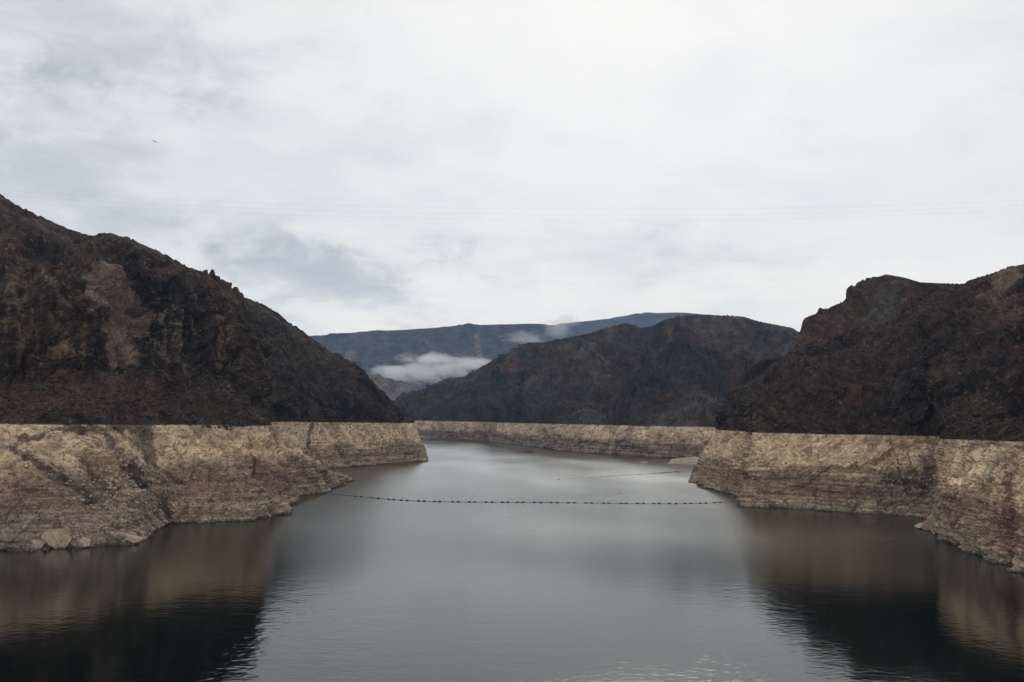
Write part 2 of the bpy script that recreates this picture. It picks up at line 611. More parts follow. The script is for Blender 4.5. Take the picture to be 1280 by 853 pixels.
def crag(L, seed, k=1.0, big=4.0, ring_soft=0.6):
    """rock relief along the surface normal; k scales the feature size for far hills"""
    p = L.P
    z = p[:, 2]
    warp = np.stack([fbm(p, 25 * k, seed + 70 + i, 2) for i in range(3)], 1) * 4 * k
    q = p + warp.astype(np.float32)
    steep = sm(L.steep, 0.25, 0.7)
    d = big * fbm(q, 70 * k, seed, 2, 0.5)
    d = d + 4.6 * k * ridged(q, 30 * k, seed + 3, 2, 0.5)
    d = d + 2.2 * k * fbm(q, 11 * k, seed + 6, 2, 0.22) * steep            # flutes and gullies
    d = d + 2.0 * k * blocks(q, 6.5 * k, 11 * k, seed + 8) * (0.35 + steep) + 3.6 * k * blocks(q, 13 * k, 17 * k, seed + 10) * sm(z, RING, RING + 6)
    d = d + 1.1 * k * blocks(q, 2.6 * k, 3.6 * k, seed + 9) * (0.5 + steep)
    d = d + 1.15 * k * ridged(q, 8 * k, seed + 12, 3)
    d = d + 0.4 * k * fbm(q, 2.2 * k, seed + 17, 2)
    d = d + big * 2.2 * ridged(q, 105 * k, seed + 40, 2, 0.18) * sm(z, RING + 2, RING + 40 * k)
    dip = (p[:, 2] + 0.35 * p[:, 0] + 0.15 * p[:, 1]) / (5.0 * k)
    d = d + 2.4 * k * vnoise(dip, p[:, 0] / (70 * k), p[:, 1] / (70 * k), seed + 44) * sm(z, RING, RING + 12 * k)
    # open joints: narrow clefts, mostly upright
    for sc_, zs_, am, wd, sd in ((17, 0.25, 4.0, 0.08, 31), (8, 0.35, 2.2, 0.09, 32), (6, 2.2, 0.7, 0.09, 33)):
        c_ = vnoise(q[:, 0] / (sc_ * k), q[:, 1] / (sc_ * k), q[:, 2] * zs_ / (sc_ * k), seed + sd)
        g_ = vnoise(q[:, 0] / (sc_ * 3 * k), q[:, 1] / (sc_ * 3 * k), q[:, 2] / (sc_ * 3 * k), seed + sd + 5)
        d = d - am * k * np.exp(-(c_ / wd) ** 2) * sm(g_, -0.25, 0.25) * (0.4 + 0.6 * steep)
    low = np.stack([q[:, 0], q[:, 1], p[:, 2] * 0.25], 1)
    d = d + 3.6 * k * blocks(low, 11 * k, 14 * k, seed + 60) + 2.0 * k * blocks(low, 5 * k, 8 * k, seed + 61)
    inring = sm(RING + 1 - z, 0, 2)
    ledge = vnoise(z / 1.7, p[:, 0] / 60, p[:, 1] / 60, seed + 20) * 0.8 + vnoise(z / 0.6, p[:, 0] / 30, p[:, 1] / 30, seed + 21) * 0.3
    d = d * (1 - inring * (1 - ring_soft)) + ledge * inring * min(k, 1.6) * (0.12 + 0.95 * sm(25 - z, 0, 8))
    return d


# ------------------------------------------------------------------ water
def make_water():
    m = NT('lake_water')
    p = m.pos()
    # wind patches: some reaches ruffled, some nearly calm; the open reach beyond is ruffled all over
    sep = m.node('ShaderNodeSeparateXYZ')
    m.L.new(p, sep.inputs[0])
    patch = m.noise(m.scalevec(p, (1.0, 0.35, 1)), 0.012, 3, 0.5, 0.0)
    calm = m.map(patch, 0.36, 0.64, 0.5, 1.15, True)
    calm2 = m.map(patch, 0.3, 0.7, 0.94, 1.06)
    w1 = m.noise(m.scalevec(p, (0.5, 1.0, 1)), 0.6, 3, 0.55, 0.3)
    w2 = m.noise(m.scalevec(p, (0.6, 1.0, 1)), 0.2, 2, 0.5, 0.0)
    w3 = m.noise(m.scalevec(p, (0.6, 1.0, 1)), 2.0, 2, 0.5)
    h = m.math('ADD', m.math('MULTIPLY', w1, 0.30), m.math('MULTIPLY', w2, 0.25))
    h = m.math('ADD', h, m.math('MULTIPLY', w3, 0.06))
    h = m.math('MULTIPLY', m.math('MULTIPLY', h, calm), m.map(sep.outputs[1], 280, 480, 1.0, 0.0, True))
    bn = m.node('ShaderNodeBump')
    bn.inputs['Strength'].default_value = 1.0
    bn.inputs['Distance'].default_value = 0.012
    m.L.new(h, bn.inputs['Height'])
    gl = m.node('ShaderNodeBsdfGlossy', distribution='BECKMANN')
    m.L.new(bn.outputs[0], gl.inputs['Normal'])
    rough = m.math('ADD', m.map(sep.outputs[1], 190, 400, 0.10, 0.27, True), m.map(sep.outputs[1], 440, 800, 0.0, 0.032, True))
    rough = m.math('MULTIPLY', rough, calm2)
    m.L.new(rough, gl.inputs['Roughness'])
    gl.inputs['Color'].default_value = (0.97, 1.0, 0.98, 1)
    df = m.node('ShaderNodeBsdfDiffuse')
    df.inputs['Color'].default_value = (0.0008, 0.0034, 0.0022, 1)
    fr = m.node('ShaderNodeFresnel')
    fr.inputs['IOR'].default_value = 1.335
    ms = m.node('ShaderNodeMixShader')
    m.L.new(fr.outputs[0], ms.inputs[0])
    m.L.new(df.outputs[0], ms.inputs[1])
    m.L.new(gl.outputs[0], ms.inputs[2])
    m.L.new(ms.outputs[0], m.out.inputs['Surface'])
    # one sheet: finely divided where waves are large enough to see, coarse beyond
    rows = np.concatenate([[-600, -200, 0, 70], np.geomspace(110, 385, 620), np.geomspace(400, 11800, 30)])
    ang = np.tan(np.linspace(-0.56, 0.56, 680))
    X = np.maximum(rows, 110)[:, None] * ang[None, :]
    lim = 6700.0
    X = np.clip(X, -lim, lim) + np.linspace(-1, 1, 680)[None, :] * 0.01
    X = np.concatenate([np.full((len(rows), 1), -6800.0), X, np.full((len(rows), 1), 6800.0)], 1)
    Y = np.repeat(rows[:, None], X.shape[1], 1)
    q = np.stack([X.ravel(), Y.ravel(), np.zeros(X.size)], 1).astype(np.float32)
    gust = 0.45 + 0.8 * sm(fbm(q * np.array([1, 0.45, 1], np.float32), 60, 900, 3), -0.35, 0.45)
    lee = 1 - 0.25 * sm(np.abs(q[:, 0]) - 0.18 * q[:, 1] + 14 * fbm(q, 40, 905, 2), 20, 55)
    amp = gust * lee * sm(q[:, 1], 110, 118) * (1 - sm(q[:, 1], 210, 370)) * sm(0.56 - np.abs(np.arctan2(q[:, 0], np.maximum(q[:, 1], 1))), 0.0, 0.03)
    wp = q * np.array([0.62, 1, 1], np.float32)
    wz = 0.017 * vnoise(wp[:, 0] / 0.52, wp[:, 1] / 0.52, wp[:, 2] + 0.3, 910) + 0.022 * vnoise(wp[:, 0] / 1.1, wp[:, 1] / 1.1, wp[:, 2] + 0.7, 911)
    wz = wz + 0.022 * vnoise(wp[:, 0] / 4.5, wp[:, 1] / 4.5, wp[:, 2] + 0.2, 912)
    q[:, 2] = wz * amp * 0.7
    ns, nt = X.shape
    idx = np.arange(ns * nt).reshape(ns, nt)
    f = np.stack([idx[:-1, :-1], idx[:-1, 1:], idx[1:, 1:], idx[1:, :-1]], -1).reshape(-1, 4)
    me = bpy.data.meshes.new('lake_water')
    me.vertices.add(len(q))
    me.vertices.foreach_set('co', q.ravel())
    me.loops.add(f.size)
    me.loops.foreach_set('vertex_index', f.ravel().astype(np.int32))
    me.polygons.add(len(f))
    me.polygons.foreach_set('loop_start', np.arange(0, f.size, 4, dtype=np.int32))
    me.polygons.foreach_set('loop_total', np.full(len(f), 4, np.int32))
    me.update(calc_edges=True)
    me.polygons.foreach_set('use_smooth', np.ones(len(f), bool))
    me.materials.append(m.m)
    o = bpy.data.objects.new('lake_water', me)
    C.objects.link(o)
    return tag(o, 'calm grey-green lake between the canyon walls', kind='structure')


make_water()

# ------------------------------------------------------------------ hills
ROWS = {}


def column(label, w, top, *upper, back=None, bed=None):
    """lake bed, waterline, old high-water mark, slopes, ridge, back"""
    wp = np.array(W(*w))
    tp = np.array(T(*top))
    dirn = tp - wp
    bedp = wp - dirn * 0.22
    bedp[2] = -8.0
    ups = [np.array(P(*u)) for u in upper]
    rd = ups[-1]
    bk = np.array(P(*back)) if back else rd + np.array([rd[0] * 0.12, rd[1] * 0.16, -rd[1] * 0.07])
    return (label, [bedp, wp, tp] + ups + [bk])


# near hill on the left
nl_cols = [
    column(-230, (-200, 705), (-235, 330), (-240, 480, 352), (-240, 330, 378), (-240, 165, 540)),
    column(-110, (-100, 698), (-120, 350), (-120, 480, 374), (-120, 330, 400), (-120, 200, 560)),
    column(0, (0, 690), (-10, 370), (-8, 478, 396), (-8, 334, 422), (0, 241, 580)),
    column(28, (30, 687), (20, 374), (22, 476, 400), (22, 336, 426), (24, 259, 585)),
    column(60, (60, 685), (50, 378), (50, 474, 405), (55, 340, 432), (60, 276, 590)),
    column(110, (110, 682), (95, 384), (95, 468, 415), (106, 348, 446), (115, 296, 598)),
    column(135, (140, 680), (120, 390), (120, 465, 422), (130, 346, 470), (134, 291, 602)),
    column(160, (166, 677), (142, 398), (145, 462, 430), (152, 350, 490), (165, 299, 606)),
    column(178, (188, 664), (170, 416), (172, 462, 442), (176, 352, 490), (188, 308, 610)),
    column(205, (205, 657), (196, 426), (202, 464, 448), (206, 350, 476), (215, 322, 612)),
    column(230, (225, 655), (215, 433), (225, 466, 452), (228, 352, 478), (232, 331, 608)),
    column(275, (275, 653), (262, 442), (265, 470, 460), (258, 360, 486), (256, 341, 586)),
    column(320, (327, 650), (298, 446), (298, 482, 462), (285, 384, 490), (282, 359, 566)),
    column(345, (352, 643), (316, 452), (310, 495, 466), (297, 402, 494), (296, 369, 560)),
    column(362, (363, 636), (327, 468), (316, 500, 480), (304, 408, 508), (302, 377, 566)),
    column(375, (354, 624), (325, 500), (313, 500, 514), (303, 415, 534), (300, 385, 580)),
    column(400, (330, 612), (300, 560), (290, 490, 572), (285, 420, 595), (282, 395, 620)),
    column(440, (250, 604), (240, 640), (240, 490, 650), (240, 420, 655), (240, 390, 660)),
]
nl = Land(nl_cols, 560, [6, 150, 70, 130, 80, 24])
d = crag(nl, 100, 1.0, 3.0, 0.8)
talus = np.exp(-((nl.t - 2.5) / 0.45) ** 2)                 # smoother rubble apron above the mark
mound = 6.0 * np.exp(-((nl.s - 262) / 34) ** 2 - ((nl.t - 2.75) / 0.4) ** 2)
wob = fbm(nl.P, 14, 120, 3)
incl = sm(nl.t, 2.95, 3.12) * (1 - sm(nl.t, 3.9, 4.05))
def cliff_block(edge_s, right=True, soft=7):
    """rock standing proud on one side of a slanting edge"""
    e = edge_s + wob * 5
    return incl * (sm(e - nl.s, 0, soft) if right else sm(nl.s - e, 0, soft))
tq = nl.t - 3
butt = 8 * cliff_block(136 - 42 * tq) - 5 * cliff_block(72 - 26 * tq) + 4 * cliff_block(38 - 10 * tq) - 3 * cliff_block(14 + 0 * tq)
butt = butt + 6 * cliff_block(188 - 2 * tq, False, 6) - 4 * cliff_block(222 + 8 * tq, False) + 3 * cliff_block(262 + 0 * tq, False)
nl.displace(d * (1 - 0.5 * talus) * (1 - 0.6 * sm(nl.t, 4.3, 4.9)) + mound + butt)
NL_SKY = [(-60, 215), (0, 241), (12, 252), (20, 257), (40, 265), (60, 275), (90, 288), (115, 295), (126, 292), (137, 291), (150, 295), (165, 298), (172, 303),
          (200, 315), (235, 334), (256, 341), (268, 346), (285, 360), (296, 371), (305, 377)]
nl.fit_crest(5, NL_SKY, -60, 350)
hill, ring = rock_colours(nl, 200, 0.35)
r_tal = sm(nl.t, 2.0, 2.1) * (1 - sm(nl.t, 2.85, 3.05)) * (1 - sm(nl.s + wob * 12, 185, 225))
hill = lerp(hill, colv(0.092, 0.053, 0.043), r_tal * 0.85)
# pale fresh rock scar and the scree under it
scar = seg_dist(nl.s, nl.t, [(118, 3.93), (150, 3.74), (164, 3.55)], 26, 0.24) + wob * 0.45 + fbm(nl.P, 5, 122, 3) * 0.3
scar = np.maximum(scar, 1.0 - (nl.s - (136 - 42 * tq) - wob * 5) / 12)
hill = lerp(hill, colv(0.175, 0.130, 0.110), (1 - sm(scar, 0.8, 1.0)) * 0.95)
scree = seg_dist(nl.s, nl.t, [(152, 3.6), (166, 3.05)], 13, 0.25) + wob * 0.35
hill = lerp(hill, colv(0.165, 0.110, 0.092), (1 - sm(scree, 0.7, 1.1)) * 0.85)
streak = fbm(nl.P, 4, 336, 4, 0.14, 0.65)
for pts, ws, wv, c in (([(90, 3.15), (70, 3.5)], 26, 0.35, (0.25, 0.175, 0.115)), ([(205, 3.15), (215, 3.5)], 28, 0.3, (0.27, 0.20, 0.135)),
                       ([(300, 2.9), (292, 3.3)], 16, 0.3, (0.26, 0.195, 0.135)), ([(20, 3.3), (24, 3.6)], 26, 0.35, (0.21, 0.15, 0.105)),
                       ([(262, 4.6), (298, 4.3)], 20, 0.5, (0.125, 0.058, 0.042))):
    mk = seg_dist(nl.s, nl.t, pts, ws, wv) * 0.7 - streak * 1.5 + 0.7
    hill = lerp(hill, colv(*c), (1 - sm(mk, 0.4, 1.1)) * 0.38)
hill = lerp(hill, colv(0.030, 0.027, 0.028), incl * sm(streak, -0.15, -0.5) * 0.75 * sm(scar, 0.8, 1.2))
z = nl.P[:, 2]
ch = np.zeros(len(z), np.float32)
for pts, ws, wv in (([(20, 31), (60, 25), (95, 18), (131, 11)], 8, 2.0), ([(30, 34), (60, 37), (98, 39.5)], 6, 1.3),
                    ([(186, 40), (194, 28), (202, 14), (207, 0)], 12, 7), ([(98, 39.5), (185, 38.5)], 10, 2.6),
                    ([(140, 36), (160, 26), (178, 16)], 7, 3), ([(110, 26), (150, 13)], 6, 2), ([(332, 25), (336, 5)], 3, 6)):
    dd = seg_dist(nl.s + wob * 7, z + fbm(nl.P, 6, 121, 3) * 2.2, pts, ws, wv)
    ch = np.maximum(ch, np.exp(-dd ** 2 * 1.2))
lowleft = sm(165 - nl.s + wob * 15, 0, 60) * sm(31 - z + wob * 4, 0, 10)
ring = lerp(ring, colv(0.185, 0.122, 0.096), lowleft * 0.8)
ring = lerp(ring, colv(0.30, 0.235, 0.195), lowleft * sm(11 - z + wob * 2, 0, 3) * 0.8)
mid = sm(nl.s, 205, 225) * sm(26 - z + wob * 3, 0, 4) * sm(z + wob * 3, 9, 13)
ring = lerp(ring, colv(0.20, 0.130, 0.100), mid * 0.65)
M_near = rock_material('near_canyon_rock', 1.0, 0.9)
left_hill = nl.mesh('rocky_hill', M_near, hill, ring, ch)
tag(left_hill, 'dark brown craggy hill with pale rock scar rising behind the pale shore', kind='structure')

# low spur below it that runs out into the lake
crest = [(322, 536, 480), (338, 549, 505), (356, 562, 540), (375, 570, 560), (395, 580, 585), (412, 592, 615), (431, 601, 648), (440, 606, 665)]
base = [(336, 634), (352, 626), (366, 621), (385, 619), (402, 616), (416, 610), (433, 602.6), (441, 601)]
sp_cols = []
for i, (c_, b_) in enumerate(zip(crest, base)):
    wp, cp = np.array(W(*b_)), np.array(P(*c_))
    cp[2] = min(cp[2], 38.0) if i < 7 else -2.0
    bd = wp + (wp - cp) * 0.3
    bd[2] = -8
    mid = wp * 0.5 + cp * 0.5 + np.array([0.8, -2.0, 1.5])
    bk = cp + np.array([-16, 16, -cp[2] * 0.55])
    bk2 = cp + np.array([-30, 34, -cp[2] - 6])
    sp_cols.append((c_[0], [bd, wp, mid, cp, bk, bk2]))
sp = Land(sp_cols, 150, [4, 34, 34, 20, 14])
sp.displace(crag(sp, 140, 0.8, 2.0, 0.9))
hill, ring = rock_colours(sp, 240)
ring = lerp(ring, colv(0.22, 0.165, 0.125), sm(fbm(sp.P, 12, 77, 2, 2.0), 0.0, 0.5) * 0.6)
spur = sp.mesh('rocky_spur', M_near, hill, ring, np.zeros(len(sp.P)))
tag(spur, 'low pale rock spur running down into the lake beside the log boom', kind='structure')

# headland farther along the left shore
hl_cols = [
    column(200, (210, 595), (200, 735), (200, 470, 765), (200, 360, 900)),
    column(250, (250, 592), (240, 745), (240, 468, 770), (240, 352, 900)),
    column(330, (330, 590), (325, 758), (325, 478, 782), (312, 374, 890)),
    column(370, (370, 588), (365, 802), (362, 482, 832), (350, 394, 920)),
    column(410, (410, 586), (405, 837), (400, 486, 862), (385, 419, 950)),
    column(450, (450, 583.5), (442, 872), (440, 495, 892), (420, 445, 965)),
    column(490, (490, 580.5), (478, 917), (472, 508, 932), (452, 469, 985)),
    column(520, (520, 578), (500, 952), (494, 519, 957), (478, 494, 1002)),
    column(531, (531, 577), (511, 988), (505, 526.5, 990), (497, 513, 1015)),
    column(545, (528, 572), (509, 1045), (503, 524, 1045), (495, 513, 1040)),
    column(570, (500, 568), (480, 1120), (475, 512, 1110), (470, 502, 1080)),
    column(620, (400, 566), (400, 1200), (400, 490, 1180), (410, 470, 1120)),
]
hl = Land(hl_cols, 380, [4, 60, 80, 110, 16])
hl.displace(crag(hl, 300, 1.5, 5.0, 0.6) * (1 - 0.5 * sm(hl.t, 3.4, 3.9)))
HL_SKY = [(240, 352), (300, 368), (312, 374), (330, 381), (350, 393), (360, 403), (372, 409), (385, 419), (410, 437), (430, 450), (450, 465), (470, 482), (488, 501), (498, 514), (506, 528)]
hl.fit_crest(4, HL_SKY, 325, 522, 5)
hill, ring = rock_colours(hl, 340, 0.3, 1.3, 0.9)
ch = np.exp(-seg_dist(hl.s, hl.P[:, 2], [(394, 40), (390, 32), (384, 20)], 2.5, 3) ** 2)
M_mid = rock_material('headland_rock', 1.5, 1.4, jag=0.8, pale_blocks=0.25)
headland = hl.mesh('rocky_headland', M_mid, hill, ring, ch)
tag(headland, 'dark headland sloping down to the lake behind the near left hill', kind='structure')

# mountain across the head of the reach
cm_in = [
    (380, (380, 547), (380, 2230), (385, 519, 2450)), (470, (470, 548), (470, 2130), (455, 511, 2400)),
    (515, (515, 549), (513, 2045), (505, 495, 2400)), (560, (560, 550), (558, 1990), (560, 474, 2350)),
    (605, (605, 552), (602, 1900), (610, 456, 2300)), (650, (650, 556.5), (648, 1690), (650, 434, 2200)),
    (690, (690, 562), (690, 1450), (690, 426, 2100)), (720, (720, 565), (722, 1378), (735, 417, 2050)),
    (760, (760, 568.5), (765, 1280), (783, 404, 2000)), (800, (800, 571), (805, 1225), (812, 408, 2000)),
    (840, (840, 573.5), (845, 1180), (840, 398, 2000)), (880, (880, 575), (885, 1160), (880, 393, 1950)),
    (930, (930, 575), (930, 1160), (930, 396, 1900)), (980, (980, 574), (980, 1160), (975, 408, 1800)),
    (1040, (1040, 574), (1040, 1160), (1020, 425, 1700)), (1120, (1120, 574), (1120, 1160), (1100, 450, 1600)),
]
cm_cols = []
for lab, w, top, rg in cm_in:
    tp, rp = np.array(T(*top)), np.array(P(*rg))
    l, bedp = column(lab, w, top, rg)
    h = rp[2] - RING
    m1 = tp + (rp - tp) * 0.30
    m1[2] = RING + h * 0.40
    m2 = tp + (rp - tp) * 0.68
    m2[2] = RING + h * 0.74
    cm_cols.append((lab, bedp[:3] + [m1, m2] + bedp[3:]))
cm = Land(cm_cols, 620, [3, 34, 60, 60, 60, 14])
p = cm.P
fade = sm(cm.t, 2.0, 2.5) * (1 - 0.92 * sm(cm.t, 3.7, 4.8))
spurs = 26 * ridged(p + np.stack([fbm(p, 200, 5, 2), fbm(p, 200, 6, 2), 0 * p[:, 0]], 1).astype(np.float32) * 40, 230, 401, 3, 0.3) * fade
cm.displace(spurs * 1.35 + crag(cm, 400, 2.6, 9.0, 0.5) * (1 - 0.75 * sm(cm.t, 4.4, 5.0)))
CM_SKY = [(380, 520), (455, 511), (500, 498), (520, 490), (545, 479), (560, 473), (580, 471), (605, 457), (625, 446), (640, 440), (660, 428), (680, 428), (700, 424), (720, 420),
          (740, 416), (762, 409), (780, 404), (792, 406), (800, 410), (815, 408), (830, 400), (850, 395), (870, 393), (900, 394), (930, 396), (945, 401), (970, 406), (990, 410), (1006, 419), (1060, 440)]
cm.fit_crest(5, CM_SKY, 470, 1040, 9, 1.4)
cm.fit_crest(5, CM_SKY, 470, 1040, 5, 1.4)
p = cm.P
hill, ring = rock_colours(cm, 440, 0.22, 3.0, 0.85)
hill = lerp(hill, colv(0.115, 0.055, 0.042), sm(fbm(p, 90, 455, 3, 1.6) - 0.4, 0, 0.4) * 0.45)
for pts, ws, wv, c in (([(860, 3.9), (835, 3.1)], 9, 0.2, (0.095, 0.055, 0.044)), ([(925, 4.1), (880, 3.3)], 14, 0.2, (0.085, 0.053, 0.043)),
                       ([(820, 4.1), (845, 4.4)], 14, 0.1, (0.12, 0.095, 0.072)), ([(640, 3.4), (660, 3.2)], 14, 0.3, (0.11, 0.058, 0.046))):
    mk = seg_dist(cm.s, cm.t, pts, ws, wv) + fbm(p, 25, 466, 3) * 0.7
    hill = lerp(hill, colv(*c), (1 - sm(mk, 0.5, 1.1)) * 0.8)
hill = lerp(hill, colv(0.092, 0.074, 0.060), sm(fbm(p, 130, 470, 4, 0.4), 0.1, 0.55) * 0.7)
hill = lerp(hill, colv(0.034, 0.030, 0.030), sm(-fbm(p, 130, 470, 4, 0.4), 0.15, 0.6) * 0.7)
ring = ring * 0.95
M_far = rock_material('far_canyon_rock', 3.0, 2.5, jag=1.2, pale_blocks=0.08)
mountain = cm.mesh('rocky_mountain', M_far, hill, ring, np.zeros(len(p)))
tag(mountain, 'dark brown mountain with red streaks across the head of the lake', kind='structure')

# near mountain on the right
nr_cols = [
    column(1500, (1420, 800), (1440, 240), (1440, 490, 278), (1440, 420, 358), (1440, 290, 478)),
    column(1360, (1335, 745), (1345, 302), (1345, 492, 340), (1345, 415, 425), (1345, 312, 560)),
    column(1280, (1280, 716), (1284, 338), (1288, 495, 378), (1288, 420, 468), (1282, 331, 608)),
    column(1225, (1225, 695), (1232, 366), (1238, 500, 405), (1238, 430, 500), (1240, 345, 630)),
    column(1196, (1196, 682), (1202, 386), (1207, 500, 424), (1207, 440, 524), (1207, 356, 664)),
    column(1176, (1178, 672), (1187, 408), (1187, 500, 446), (1180, 440, 546), (1172, 353, 696)),
    column(1168, (1176, 660), (1190, 444), (1186, 500, 484), (1176, 436, 569), (1160, 352, 714)),
    column(1150, (1156, 648), (1182, 506), (1176, 494, 529), (1164, 430, 604), (1150, 350, 734)),
    column(1115, (1112, 644), (1124, 516), (1124, 490, 542), (1120, 430, 620), (1135, 347, 750)),
    column(1080, (1080, 642), (1086, 520), (1088, 490, 550), (1095, 430, 628), (1120, 345, 768)),
    column(1010, (1010, 637), (1016, 534), (1018, 490, 562), (1035, 430, 644), (1095, 349, 784)),
    column(960, (960, 635), (968, 544), (972, 492, 574), (998, 435, 666), (1060, 371, 806)),
    column(932, (932, 633), (945, 552), (952, 497, 586), (985, 445, 684), (1036, 382, 814)),
    column(924, (933, 625), (950, 582), (955, 494, 610), (1000, 447, 700), (1028, 392, 816)),
    column(914, (917, 620), (936, 614), (945, 496, 639), (994, 450, 714), (1020, 402, 816)),
    column(895, (896, 615), (921, 648), (930, 500, 673), (976, 462, 733), (1010, 417, 818)),
    column(868, (869, 603), (902, 716), (910, 514, 738), (932, 488, 760), (962, 462, 808), back=(1000, 470, 830)),
    column(850, (873, 592), (904, 795), (910, 518, 795), (926, 500, 800), (946, 479, 805), back=(1000, 472, 830)),
    column(830, (905, 586), (930, 870), (935, 510, 860), (945, 495, 850), (956, 480, 830), back=(1010, 480, 820)),
    column(810, (960, 582), (975, 930), (975, 505, 910), (978, 485, 880), (988, 468, 850), back=(1020, 475, 820)),
    column(780, (1040, 582), (1045, 960), (1045, 505, 930), (1045, 475, 900), (1048, 445, 860), back=(1048, 455, 820)),
]
nr = Land(nr_cols, 680, [6, 130, 60, 90, 110, 22])
nr.displace(crag(nr, 500, 1.2, 5.0, 0.8) * (1 - 0.75 * sm(965 - nr.s, 0, 40) * sm(nr.t, 3.2, 4.2)) * (1 - 0.55 * sm(nr.t, 4.4, 4.9)))
NR_SKY = [(905, 538), (920, 515), (935, 492), (950, 472), (965, 460), (985, 441), (1000, 427), (1010, 418), (1013, 408), (1018, 400), (1030, 389), (1040, 383), (1062, 375), (1078, 366),
          (1088, 358), (1092, 348), (1108, 343), (1130, 347), (1150, 353), (1170, 354), (1205, 355), (1215, 350), (1240, 342), (1262, 333), (1284, 330), (1345, 312)]
nr.fit_crest(5, NR_SKY, 860, 1400, 5, free=856)
nr.fit_crest(5, NR_SKY, 860, 1400, 5, free=856)
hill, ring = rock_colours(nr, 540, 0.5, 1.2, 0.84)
hill *= colv(1.06, 1.0, 0.93)
for pts, ws, wv, c in (([(1262, 4.7), (1240, 4.5)], 18, 0.2, (0.16, 0.11, 0.075)), ([(1262, 4.2), (1250, 3.9)], 14, 0.25, (0.085, 0.05, 0.042)),
                       ([(1000, 4.3), (940, 4.2)], 22, 0.3, (0.075, 0.047, 0.038)), ([(1085, 4.6), (1060, 4.3)], 25, 0.15, (0.08, 0.072, 0.070)),
                       ([(920, 2.4), (900, 3.0)], 4, 0.2, (0.13, 0.115, 0.10)), ([(1170, 2.5), (1168, 2.9)], 8, 0.2, (0.12, 0.095, 0.07))):
    mk = seg_dist(nr.s, nr.t, pts, ws, wv) + fbm(nr.P, 9, 556, 3) * 0.8
    hill = lerp(hill, colv(*c), (1 - sm(mk, 0.5, 1.1)) * 0.75)
z = nr.P[:, 2]
stain = seg_dist(nr.s, z, [(1268, 28), (1262, 8)], 10, 6) + fbm(nr.P, 5, 557, 2, 2) * 0.4
ring = lerp(ring, colv(0.21, 0.115, 0.085), (1 - sm(stain, 0.6, 1.1)) * 0.8)
strat = vnoise(z / 1.3, nr.P[:, 0] / 90, nr.P[:, 1] / 90, 558) + 0.6 * vnoise(z / 0.55, nr.P[:, 0] / 50, nr.P[:, 1] / 50, 559)
wobr = fbm(nr.P, 14, 561, 3)
mid = sm(1150 - nr.s, 0, 25) * sm(nr.s, 905, 925) * sm(25 - z + wobr * 3, 0, 4) * sm(z + wobr * 2, 4, 8)
ring = lerp(ring, colv(0.195, 0.130, 0.095), mid * 0.75 * sm(strat, -0.35, 0.25))
ring = lerp(ring, colv(0.46, 0.36, 0.27), mid * 0.7 * sm(-strat, 0.35, 0.7))
ch = np.zeros(len(z), np.float32)
for pts, ws, wv in (([(1160, 36), (1150, 22), (1145, 10)], 12, 8), ([(1110, 18), (1140, 14)], 14, 3)):  # cove recess darkened: its shade is painted in through this mask
    ch = np.maximum(ch, 0.95 * np.exp(-seg_dist(nr.s, z, pts, ws, wv) ** 2 * 1.2))
right_hill = nr.mesh('rocky_mountain', M_near, hill, ring, ch)
tag(right_hill, 'dark craggy mountain with a broad pale shore cliff opposite the near hill', kind='structure')

# far mesa, the range behind it and the foothills below the low cloud
def range_land(name, sil, d, foot_d, foot_z, drop, label, seed, cols3, k):
    cols = []
    for (px, py) in sil:
        r = np.array(P(px, py, d))
        f = np.array(T(px, foot_d, foot_z))
        cap = r + np.array([0, -d * 0.012, -drop])
        m1 = f + (cap - f) * 0.55
        m1[2] = f[2] + (cap[2] - f[2]) * 0.42
        cols.append((px, [f, m1, cap, r, r + np.array([r[0] * .15, d * 0.15, -drop * 0.5])]))
    L = Land(cols, 260, [50, 60, 14, 6], 0.3)
    w = 1 - sm(L.t, 2.0, 3.0)
    L.displace(ridged(L.P, 420 * k, seed, 4, 0.25) * 55 * k * (0.008 + w) * sm(L.t, 0, 0.3))
    a = fbm(L.P, 260 * k, seed + 5, 3, 2.5)
    b = fbm(L.P, 120 * k, seed + 9, 4)
    c = np.repeat(colv(*cols3[0]), len(a), 0)
    c = lerp(c, colv(*cols3[1]), sm(a, 0.0, 0.6))
    c = lerp(c, colv(*cols3[2]), sm(b, 0.35, 0.75) * 0.8)
    if name == 'mesa':
        for pts, ws, wv in (([(597, 1.62), (601, 1.3)], 5, 0.2), ([(442, 1.5), (438, 1.42)], 5, 0.1), ([(620, 2.0), (585, 1.97)], 22, 0.06)):
            mk = seg_dist(L.s, L.t, pts, ws, wv) + b * 0.5
            c = lerp(c, colv(0.20, 0.14, 0.11), (1 - sm(mk, 0.6, 1.0)) * 0.8)
    o = L.mesh(name, rock_material(name + '_rock', 9 * k, 6, line=-50, pale_blocks=0.0), c, c, np.zeros(len(a)))
    tag(o, label, kind='structure')
    return o


